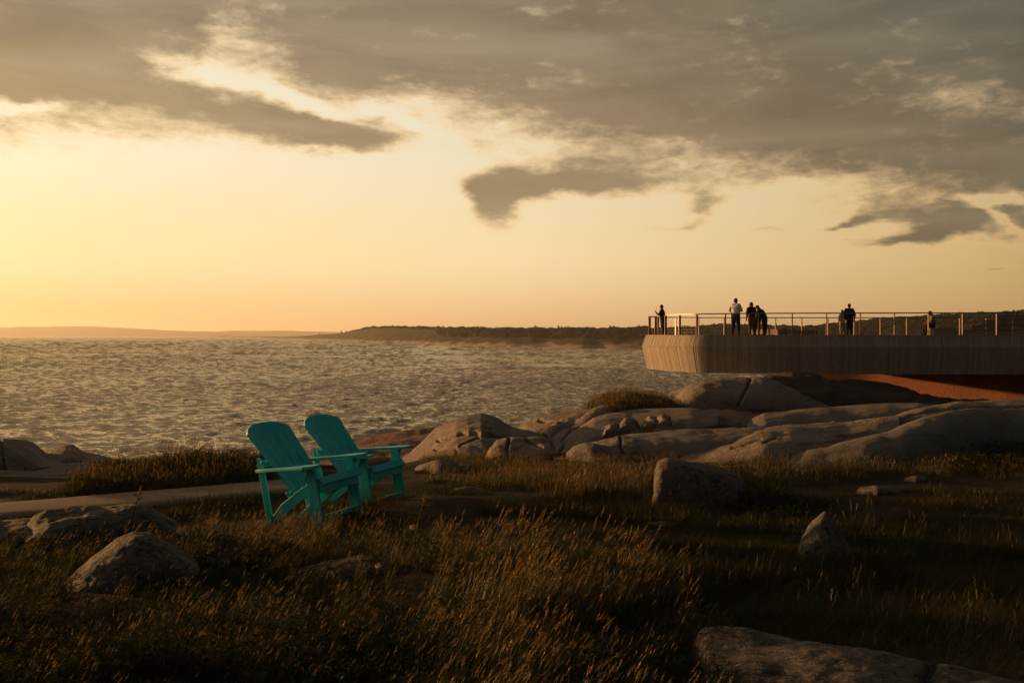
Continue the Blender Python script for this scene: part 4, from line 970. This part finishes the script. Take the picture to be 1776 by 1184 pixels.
def bend(pose_ang, keys=None):
    """upper body leaning forward about the hips"""
    J = dict(spine=(0, 0, 1.13), chest=(0, 0, 1.31), neck=(0, 0, 1.47), head0=(0, .015, 1.565), head1=(0, .02, 1.66), sh_l=(-.185, 0, 1.41), el_l=(-.22, .02, 1.13), wr_l=(-.2, .10, .90), ha_l=(-.19, .12, .81), sh_r=(.185, 0, 1.41), el_r=(.22, .02, 1.13), wr_r=(.2, .10, .90), ha_r=(.19, .12, .81))
    M = Matrix.Rotation(-pose_ang, 4, 'X'); o = Vector((0, 0, .95)); out = {}
    for k_, v in J.items(): out[k_] = tuple(M @ (Vector(v) - o) + o)
    for s, sg in (('l', -1), ('r', 1)):   # arms hang down from the shoulders
        sh = Vector(out['sh_' + s]); out['el_' + s] = tuple(sh + Vector((.03 * sg, .05, -.28))); out['wr_' + s] = tuple(sh + Vector((-.03 * sg, .16, -.47))); out['ha_' + s] = tuple(sh + Vector((-.04 * sg, .20, -.55)))
    if keys: out.update(keys)
    return out
person('person in a dark jacket holding up a phone at the left end of the deck', 1150, 54.0, R(78), 1.68, bend(.10, dict(el_l=(-.20, .20, 1.14), wr_l=(-.07, .38, 1.30), ha_l=(-.05, .43, 1.37), el_r=(.20, .20, 1.14), wr_r=(.07, .38, 1.30), ha_r=(.05, .43, 1.37))), 'navy', 'brown', bulk=1.36)
person('tall person in a loose pale shirt and dark trousers leaning by the railing', 1276, 50.6, R(-42), 1.90, dict(el_l=(-.30, -.10, 1.16), wr_l=(-.17, .16, 1.10), ha_l=(-.10, .22, 1.12), el_r=(.27, .06, 1.15), wr_r=(.15, .28, 1.18), ha_r=(.10, .35, 1.20), kn_l=(-.14, .02, .49), an_l=(-.17, -.02, .08), to_l=(-.19, .13, .035), kn_r=(.13, .02, .49), an_r=(.15, -.02, .08), to_r=(.17, .13, .035)), 'white', 'dark', bulk=1.12)
person('person with long dark hair, dark top and patterned trousers, left of the huddle', 1304, 51.0, R(12), 1.72, bend(.12, dict(el_l=(-.27, .0, 1.12), wr_l=(-.29, .02, .88), ha_l=(-.30, .03, .80), look=(-.7, .6, -.3))), 'black', 'pattern', 'long', 'short', 1.06)
person('person in a pale top bending forward in the middle of the huddle', 1313, 51.8, R(-40), 1.70, bend(1.0), 'cream', 'brown', 'hood', bulk=1.05)
person('person in a dark jacket stooping at the right of the huddle', 1326, 51.6, R(50), 1.72, bend(.62), 'navy', 'dark', 'long', bulk=1.15)
person('smaller person in pale grey clothes standing close left of a taller one', 1461, 56.3, R(-6), 1.46, dict(), 'grey', 'grey', 'long')
person('tall person in dark clothes seen from behind, beside the smaller one', 1473, 56.0, R(4), 1.80, dict(el_l=(-.30, -.02, 1.13), wr_l=(-.27, .02, .89), ha_l=(-.26, .04, .81), el_r=(.30, -.02, 1.13), wr_r=(.29, .02, .89), ha_r=(.29, .04, .81)), 'black', 'dark', bulk=1.22)
sit = dict(pelvis=(0, 0, .50), spine=(0, .03, .68), chest=(0, .08, .86), neck=(0, .14, 1.01), head0=(0, .19, 1.10), head1=(0, .215, 1.19), sh_l=(-.185, .11, .95), sh_r=(.185, .11, .95), el_l=(-.23, .22, .70), wr_l=(-.15, .42, .62), ha_l=(-.10, .48, .60), el_r=(.23, .22, .70), wr_r=(.15, .42, .62), ha_r=(.10, .48, .60),
           hi_l=(-.09, .04, .49), kn_l=(-.13, .46, .50), an_l=(-.13, .44, .08), to_l=(-.14, .60, .035), hi_r=(.09, .04, .49), kn_r=(.13, .46, .50), an_r=(.13, .50, .08), to_r=(.14, .66, .035))
person('person in a green tee sitting on a bench and leaning forward', 1620, 53.3, R(88), 1.80, sit, 'green', 'dark', sleeves='short', bulk=1.08)
def phone():
    p = P(1138.5, 534, 54.05); M_PH, _, _ = material('phone_glass', (.03, .03, .03), .15, .5); m2, _, _ = material('phone_shell', (.45, .33, .24), .4, .5)
    e = empty('phone', (p.x, p.y, p.z - .08), (0, 0, R(80)), 'small phone held upright by the person at the left end of the deck', 'phone')
    sh = MB().box((0, 0, .08), (.078, .010, .16)).build('shell', m2, e, bevel=.003); MB().box((0, -.0065, .08), (.070, .003, .15)).build('screen', M_PH, sh)
phone()
# ------------------------------------------------------------------ grass
def grass_mat(name, cols, trans=.36, rough=.6):
    mt = bpy.data.materials.new(name); mt.use_nodes = True; t = NT(mt.node_tree); t.n.clear()
    g = t.new('ShaderNodeNewGeometry'); oi = t.new('ShaderNodeObjectInfo')
    r = t.m('FRACT', t.m('ADD', oi.outputs['Random'], t.m('MULTIPLY', g.outputs['Random Per Island'], 1.0)))
    patch = t.noise(g.outputs['Position'], .55, 3, .5)
    v = t.m('ADD', t.m('MULTIPLY', r, .6), t.m('MULTIPLY', t.sstep(patch, .35, .65), .4))
    n = len(cols); c = t.ramp(v, [(i / (n - 1), q) for i, q in enumerate(cols)])
    d = t.new('ShaderNodeBsdfDiffuse'); tr = t.new('ShaderNodeBsdfTranslucent'); gl = t.new('ShaderNodeBsdfGlossy'); gl.inputs['Roughness'].default_value = .45
    t.put(d.inputs[0], c); t.put(tr.inputs[0], t.mix(1.0, c, (1.1, 1.0, .6), 'MULTIPLY')); gl.inputs[0].default_value = (.5, .45, .35, 1)
    m1 = t.new('ShaderNodeMixShader'); m1.inputs[0].default_value = trans; t.l.new(d.outputs[0], m1.inputs[1]); t.l.new(tr.outputs[0], m1.inputs[2])
    m2 = t.new('ShaderNodeMixShader'); m2.inputs[0].default_value = .05; t.l.new(m1.outputs[0], m2.inputs[1]); t.l.new(gl.outputs[0], m2.inputs[2])
    out = t.new('ShaderNodeOutputMaterial'); t.l.new(m2.outputs[0], out.inputs[0]); return mt
MG_LONG = grass_mat('long_grass', [(.010, .024, .005), (.018, .036, .008), (.034, .046, .012), (.048, .046, .016), (.085, .072, .028)])
MG_FIELD = grass_mat('field_grass', [(.012, .026, .007), (.024, .038, .011), (.046, .048, .017), (.044, .036, .014), (.085, .072, .030)])
MG_TURF = grass_mat('turf_blades', [(.012, .021, .006), (.020, .027, .009), (.030, .027, .011), (.024, .018, .008)])
MG_LEAF = grass_mat('dark_leaves', [(.016, .024, .009), (.026, .034, .011), (.036, .034, .014)], .35)
MG_SEED = grass_mat('seed_heads', [(.10, .072, .034), (.17, .12, .055), (.12, .078, .04)], .45)

PROTO = bpy.data.collections.new('grass_tufts')
def blade(V, Fc, base, L, w, az, lean, curl, segs=3):
    """lean, curl: start slope and extra bend, radians from upright; az: direction of the bend"""
    p = Vector(base); ca, sa = math.cos(az), math.sin(az); o = len(V); sd = Vector((-sa, ca, 0))
    rot = random.uniform(-.9, .9); sd = (sd * math.cos(rot) + Vector((ca, sa, 0)) * math.sin(rot))
    pts = []
    for i in range(segs + 1):
        f = i / segs; a = lean + curl * f * f
        ww = w * (1 - f) ** .7 * .5
        if i < segs: V += [tuple(p - sd * ww), tuple(p + sd * ww)]
        else: V.append(tuple(p))
        pts.append(p.copy())
        p = p + Vector((ca * math.sin(a), sa * math.sin(a), math.cos(a))) * (L / segs)
    for i in range(segs - 1): Fc.append((o + 2 * i, o + 2 * i + 1, o + 2 * i + 3, o + 2 * i + 2))
    Fc.append((o + 2 * segs - 2, o + 2 * segs - 1, o + 2 * segs)); return pts
def proto(kind, seed):
    random.seed(seed); rr = random; V, Fc, MI = [], [], []
    mats = {'long': MG_LONG, 'plume': MG_LONG, 'field': MG_FIELD, 'turf': MG_TURF, 'leaf': MG_LEAF, 'dead': MG_FIELD}[kind]
    def fill(k):
        MI.extend([k] * (len(Fc) - len(MI)))
    if kind in ('long', 'plume'):
        for _ in range(34):
            b = (rr.gauss(0, .055), rr.gauss(0, .055), -.02); blade(V, Fc, b, rr.uniform(.18, .50), rr.uniform(.0025, .0055), rr.gauss(0, .45), rr.uniform(.15, .6), rr.uniform(.4, 1.2), 4)
        fill(0)
        for _ in range(7 if kind == 'plume' else 1):
            b = (rr.gauss(0, .05), rr.gauss(0, .05), -.02); L = rr.uniform(.40, .62); az = rr.gauss(0, .35)
            pts = blade(V, Fc, b, L, .0028, az, rr.uniform(.15, .4), rr.uniform(.3, .8), 5); fill(0)
            tip, dr = pts[-1], (pts[-1] - pts[-2]).normalized(); sd = dr.cross(Vector((0, 1, 0))).normalized(); s2 = dr.cross(sd)
            for k in range(9):
                q = tip - dr * (.085 * (1 - k / 8)); wv = .0085 * math.sin(math.pi * (k + .7) / 9.4)
                dv = (sd * math.cos(k * 2.4) + s2 * math.sin(k * 2.4)); o = len(V)
                V.extend([tuple(q), tuple(q + dv * wv + dr * .008), tuple(q + dr * .026 + dv * wv * .9), tuple(q + dr * .014 - dv * wv * .2)]); Fc.append((o, o + 1, o + 2, o + 3))
            fill(1)
    elif kind == 'field':
        for _ in range(34):
            b = (rr.gauss(0, .09), rr.gauss(0, .09), -.02); blade(V, Fc, b, rr.uniform(.07, .20), rr.uniform(.003, .006), rr.gauss(0, 1.1), rr.uniform(.0, .35), rr.uniform(.1, .7), 3)
        fill(0)
        for _ in range(4):
            b = (rr.gauss(0, .09), rr.gauss(0, .09), -.02); pts = blade(V, Fc, b, rr.uniform(.20, .32), .003, rr.gauss(0, .8), rr.uniform(.0, .25), rr.uniform(.1, .35), 3); fill(0)
            tip, dr = pts[-1], (pts[-1] - pts[-2]).normalized(); sd = dr.cross(Vector((0, 1, .1))).normalized()
            for k in range(4):
                q = tip - dr * (.045 * (1 - k / 3)); o = len(V); s_ = sd if k % 2 else -sd
                V.extend([tuple(q), tuple(q + s_ * .007 + dr * .006), tuple(q + dr * .022)]); Fc.append((o, o + 1, o + 2))
            fill(1)
    elif kind == 'turf':
        for _ in range(60):
            b = (rr.gauss(0, .10), rr.gauss(0, .10), -.015); blade(V, Fc, b, rr.uniform(.03, .11), rr.uniform(.003, .006), rr.uniform(0, 6.28), rr.uniform(.1, .9), rr.uniform(.2, .9), 2)
        fill(0)
    elif kind == 'dead':
        for _ in range(40):
            b = (rr.gauss(0, .10), rr.gauss(0, .10), -.01); blade(V, Fc, b, rr.uniform(.08, .24), rr.uniform(.002, .004), rr.gauss(.2, 1.0), rr.uniform(.6, 1.3), rr.uniform(.1, .6), 3)
        fill(0)
    else:
        for _ in range(46):
            a = rr.uniform(0, 6.28); h = rr.uniform(.02, .24); rad = rr.uniform(.02, .16); p = Vector((math.cos(a) * rad, math.sin(a) * rad, h * (1 - rad * 2)))
            az = a + rr.gauss(0, .6); el = rr.uniform(-.3, .9); d_ = Vector((math.cos(az) * math.cos(el), math.sin(az) * math.cos(el), math.sin(el))); L = rr.uniform(.035, .085); w = L * .36
            sd = d_.cross(Vector((0, 0, 1))).normalized(); o = len(V); mid = p + d_ * L * .5 + Vector((0, 0, .006))
            V.extend([tuple(p), tuple(mid - sd * w * .5), tuple(p + d_ * L), tuple(mid + sd * w * .5)]); Fc.append((o, o + 1, o + 2, o + 3))
        fill(0)
    me = bpy.data.meshes.new('tuft_' + kind); me.from_pydata(V, [], Fc); me.update(); me.materials.append(mats); me.materials.append(MG_SEED)
    me.polygons.foreach_set('material_index', np.array(MI, np.int32))
    ob = bpy.data.objects.new('tuft_' + kind, me); return ob
def kind_collection(kind, n):
    c = bpy.data.collections.new('tufts_' + kind)
    for i in range(n): c.objects.link(proto(kind, 100 + i * 7 + len(kind)))
    return c
def scatter_tree(coll):
    ng = bpy.data.node_groups.new('scatter_' + coll.name, 'GeometryNodeTree')
    ng.interface.new_socket('Geometry', in_out='INPUT', socket_type='NodeSocketGeometry'); ng.interface.new_socket('Geometry', in_out='OUTPUT', socket_type='NodeSocketGeometry')
    n = ng.nodes; l = ng.links
    gi, go = n.new('NodeGroupInput'), n.new('NodeGroupOutput')
    ci = n.new('GeometryNodeCollectionInfo'); ci.inputs['Collection'].default_value = coll; ci.inputs['Separate Children'].default_value = True; ci.inputs['Reset Children'].default_value = True
    ip = n.new('GeometryNodeInstanceOnPoints'); ip.inputs['Pick Instance'].default_value = True
    def attr(nm, ty):
        a = n.new('GeometryNodeInputNamedAttribute'); a.data_type = ty; a.inputs['Name'].default_value = nm; return a.outputs[0]
    l.new(gi.outputs[0], ip.inputs['Points']); l.new(ci.outputs[0], ip.inputs['Instance'])
    l.new(attr('pick', 'INT'), ip.inputs['Instance Index']); l.new(attr('rot', 'FLOAT_VECTOR'), ip.inputs['Rotation']); l.new(attr('size', 'FLOAT_VECTOR'), ip.inputs['Scale'])
    l.new(ip.outputs[0], go.inputs[0]); return ng
from mathutils.bvhtree import BVHTree
def blocker():
    vs, fs = [], []
    for o in COL.objects:
        if o.type == 'MESH' and o.parent is None and any(k in o.name for k in ('rock', 'slab', 'boulder', 'stone', 'hump', 'outcrop', 'path')):
            b = len(vs); mw = o.matrix_basis; vs += [mw @ v.co for v in o.data.vertices]; fs += [tuple(i + b for i in p.vertices) for p in o.data.polygons]
    return BVHTree.FromPolygons(vs, fs)
BLOCK = blocker()
def scatter(name, label, kind, nproto, X, Y, S, spin, Z=None, cat='grass', tilt=.0, seed=1, edge=False):
    rng = np.random.default_rng(seed)
    if Z is None:
        Z = ground(X, Y); ok = np.ones(len(X), bool)
        for i in range(len(X)):
            h = BLOCK.ray_cast(Vector((X[i], Y[i], 12)), Vector((0, 0, -1)))
            if h[0] is not None and h[0].z > Z[i] - .01:
                if edge and 1120 < 888 + F * X[i] / Y[i] < 1200 + 70 * rng.random() and Y[i] < 5.25: Z[i] = h[0].z - .01
                else: ok[i] = False
        X, Y, Z, S = X[ok], Y[ok], Z[ok], S[ok]
    n = len(X); me = bpy.data.meshes.new(name); me.vertices.add(n); me.vertices.foreach_set('co', np.stack([X, Y, Z], -1).astype(np.float32).ravel()); me.update()
    a = me.attributes.new('pick', 'INT', 'POINT'); a.data.foreach_set('value', rng.integers(0, nproto, n).astype(np.int32))
    a = me.attributes.new('rot', 'FLOAT_VECTOR', 'POINT'); a.data.foreach_set('vector', np.stack([rng.normal(0, tilt, n), rng.normal(0, tilt, n), rng.normal(0, 1, n) * spin], -1).astype(np.float32).ravel())
    a = me.attributes.new('size', 'FLOAT_VECTOR', 'POINT'); s_ = S * rng.uniform(.75, 1.25, n); a.data.foreach_set('vector', np.stack([s_, s_, s_ * rng.uniform(.85, 1.15, n)], -1).astype(np.float32).ravel())
    o = bpy.data.objects.new(name, me); COL.objects.link(o)
    md = o.modifiers.new('scatter', 'NODES'); md.node_group = scatter_tree(kind_collection(kind, nproto))
    setp(o, label, cat, kind='stuff'); return o
def cand(n, px0, px1, d0, d1, seed):
    rng = np.random.default_rng(seed); px = rng.uniform(px0, px1, n); d = np.exp(rng.uniform(math.log(d0), math.log(d1), n))
    x = (px - 888) / F * d; py = HZ + (E - ground(x, d, False)) / d * F
    return x, d, px, py, rng.random(n), rng
def poly_mask(px, py, poly):
    ins = np.zeros(len(px), bool); n = len(poly)
    for i in range(n):
        (x1, y1), (x2, y2) = poly[i], poly[(i + 1) % n]
        c = ((y1 > py) != (y2 > py)) & (px < (x2 - x1) * (py - y1) / (y2 - y1 + 1e-9) + x1); ins ^= c
    return ins
ZA = [(-900, 915), (0, 915), (60, 960), (280, 955), (330, 905), (400, 912), (470, 930), (560, 915), (640, 918), (730, 922), (800, 945), (830, 985), (800, 1060), (820, 1300), (-900, 1900)]
ZB = [(770, 1010), (860, 992), (980, 985), (1090, 1000), (1160, 1030), (1195, 1075), (1200, 1130), (1262, 1180), (1310, 1260), (1250, 1500), (600, 1500), (700, 1080)]
BARE = [(250, 862), (520, 842), (760, 850), (860, 870), (1120, 880), (1160, 920), (1130, 960), (900, 965), (810, 935), (700, 905), (560, 905), (470, 915), (300, 895)]
x, d, px, py, u, rng_ = cand(90000, -520, 2300, 2.0, 26, 21)
hum = fbm(x / .8, d / .8, 4.0, 3)
inA = poly_mask(px, py, ZA); inB = poly_mask(px, py, ZB); bare = poly_mask(px, py, BARE)
land = (d < np.where(px < 700, 17.2, 22.5)) & ~((np.abs(d - path_y(x)) < .66) & (x < 0))
long_ = (inA | inB) & land & (u < (.24 + .16 * hum) * np.where(inA & ~inB & (py > 1005), .6, 1.0) * np.where((px > 640) & (px < 810) & (py > 985), .45, 1.0))
pl = rng_.random(len(x)) < np.where(inB & (py < 1100), .22, np.where(py < 985, .16, .05))
sz = np.where(inB, .60, .50) * (1 + .25 * hum) * np.where(py > 1120, .8, 1.0)
sz = sz * np.where(inA & ~inB & (py > 1005), .82, 1.0)
sz = sz * np.where((px < 330) & (py < 985), .8, 1.0)
m = long_ & ~pl; scatter('long_grass', 'long wind-bent grass in the foreground', 'long', 6, x[m], d[m], sz[m], .35, tilt=.12, seed=2, edge=True)
m = long_ & pl; scatter('seeding_grass', 'tall grass with reddish seed heads bent by the wind', 'plume', 6, x[m], d[m], sz[m], .30, tilt=.10, seed=3, edge=True)
field = (~inA) & (~inB) & land & (px > 735) & (py < np.interp(px, [735, 800, 1100, 1200, 1320, 1500, 2300], [845, 868, 872, 868, 846, 838, 835]) + 8 * hum) & ~bare & (u < .42 + .3 * hum)
bank = land & (px > 120) & (px < 470) & (d > path_y(x) + .7) & (d < 16.8) & (u < .5)
m = field; scatter('field_grass', 'sunlit field of short straw coloured grass before the outcrops', 'field', 6, x[m], d[m], .62 * (1 + .3 * hum[m]), 1.0, tilt=.12, seed=4)
m = bank; scatter('bank_grass', 'grass on the low bank beyond the path', 'field', 5, x[m], d[m], .85 * (1 + .3 * hum[m]), 1.0, tilt=.12, seed=5)
turf = land & ~inA & ~inB & ~field & (u < .40 * sst(hum, -.45, .25)) & (py > 850)
m = turf; scatter('short_turf', 'short dark turf between the boulders', 'turf', 5, x[m], d[m], .75 + .4 * hum[m], 3.0, seed=6)
u2 = rng_.random(len(x))
tus = land & ~inA & ~inB & (px > 1150) & (py > 860) & (u2 < .003 + .022 * np.clip(hum, 0, 1))
m = tus; scatter('sparse_grass', 'sparse straw stalks in the dark turf on the right', 'field', 6, x[m], d[m], .62 + .3 * hum[m], 1.0, tilt=.15, seed=7)
dead = land & ~inA & (bare | ((px > 1000) & (py > 860))) & (u2 > .86)
m = dead; scatter('dry_grass', 'flattened dry grass on the bare turf', 'dead', 5, x[m], d[m], .8 + .3 * hum[m], 1.2, seed=8)
leaf = land & (((poly_mask(px, py, [(120, 860), (200, 815), (330, 800), (470, 790), (470, 850), (300, 852), (180, 868)])) & (u2 < .30)) | (poly_mask(px, py, [(1270, 830), (1340, 850), (1400, 905), (1300, 905), (1250, 885)]) & (u2 < .5)) | ((px > 1640) & (py > 770) & (py < 830) & (u2 < .35)) | ((inA | inB) & (u2 < .035)) | poly_mask(px, py, [(1020, 1120), (1200, 1095), (1290, 1140), (1330, 1230), (1000, 1230)]) & (u2 < .22))
m = leaf; scatter('leafy_weeds', 'dark leafy weeds among the grass', 'leaf', 6, x[m], d[m], (1.1 + .5 * hum[m]) * np.where(d[m] > 12, .75, .6), 3.0, cat='weeds', seed=9, edge=True)
# turf on the knoll
kn = next(o for o in COL.objects if o.name.startswith('grassy_knoll')); kb = BVHTree.FromPolygons([kn.matrix_basis @ v.co for v in kn.data.vertices], [tuple(p.vertices) for p in kn.data.polygons])
rk = np.random.default_rng(9); kx, ky, kz = [], [], []
for _ in range(2600):
    a, b = rk.uniform(2.2, 8.5), rk.uniform(33.5, 41); h = kb.ray_cast(Vector((a, b, 12)), Vector((0, 0, -1)))
    if h[0] is not None: kx.append(a); ky.append(b); kz.append(h[0].z)
kx, ky, kz = map(np.array, (kx, ky, kz)); scatter('knoll_grass', 'brownish grass covering the knoll', 'field', 5, kx, ky, np.full(len(kx), 1.1), 1.0, kz, seed=12)

# single plants that stand out
def dandelion(px, py, d, h, label):
    g_ = P(px, py, d); z0 = float(ground(g_.x, d)); e = empty('dandelion_clock', (g_.x, d, z0 - .02), label=label, cat='flower', group='pale seed heads in the foreground grass')
    top = Vector((.02, 0, g_.z - z0 + .02)); MB().tube([(0, 0, 0), (.01, 0, top.z * .5), top], [.0035, .003, .0025], 5).build('stem', MG_LEAF, e, True)
    hd = MB(); rr = random.Random(int(px))
    for _ in range(120):
        a, b = rr.uniform(0, 6.283), math.acos(rr.uniform(-.8, 1)); v = Vector((math.sin(b) * math.cos(a), math.sin(b) * math.sin(a), math.cos(b))); q = v.orthogonal().normalized() * .0022
        hd.add([top + v * .004 - q * .3, top + v * .024 - q, top + v * .026 + q], [(0, 1, 2)])
    m_, _, _ = material('seed_fluff', (.62, .52, .42), .9, .1); hd.build('seed_head', m_, e)
dandelion(711, 914, 7.9, .4, 'round pale seed head on a tall stem right below the chairs')
dandelion(651, 981, 6.9, .3, 'round pale seed head low in the grass above the flat stone')
def weed(px, py_top, d, label, lean):
    g_ = P(px, py_top, d); z0 = float(ground(g_.x - lean, d)); e = empty('weed_stalk', (g_.x - lean, d, z0 - .02), label=label, cat='plant', group='tall weed stalks standing out of the grass')
    H = g_.z - z0 + .02; pts = [Vector((lean * f ** 1.8, 0, H * f)) for f in np.linspace(0, 1, 8)]
    MB().tube(pts, [.006, .0055, .005, .0045, .004, .0035, .003, .002], 5).build('stem', MG_FIELD, e, True)
    rr = random.Random(int(px))
    for k in range(7):
        f = rr.uniform(.3, .9); p = Vector((lean * f ** 1.8, 0, H * f)); az = rr.uniform(0, 6.28); dv = Vector((math.cos(az), math.sin(az) * .5, .7)).normalized(); sd = dv.cross(Vector((0, 1, 0))).normalized(); L = rr.uniform(.03, .07)
        MB().add([p, p + dv * L * .5 - sd * L * .16, p + dv * L, p + dv * L * .5 + sd * L * .16], [(0, 1, 2, 3)]).build('leaf', MG_LEAF, e)
    sm = MB()
    for k in range(26):
        f = rr.uniform(.86, 1.0); p = Vector((lean * f ** 1.8, 0, H * f)); dv = Vector((rr.gauss(.3, .6), rr.gauss(0, .6), rr.gauss(.5, .4))).normalized(); sd = dv.orthogonal().normalized(); L = rr.uniform(.012, .028)
        sm.add([p, p + dv * L * .5 - sd * .004, p + dv * L, p + dv * L * .5 + sd * .004], [(0, 1, 2, 3)])
    sm.build('flower_spike', MG_SEED, e)
weed(246, 842, 8.0, 'tall weed stalk with a drooping tip crossing the path on the left', .12)
weed(738, 862, 7.6, 'leafy weed stalk just right of the chairs', .10)
weed(1520, 905, 7.6, 'thin weed stalk beside the pointed stone', .06)
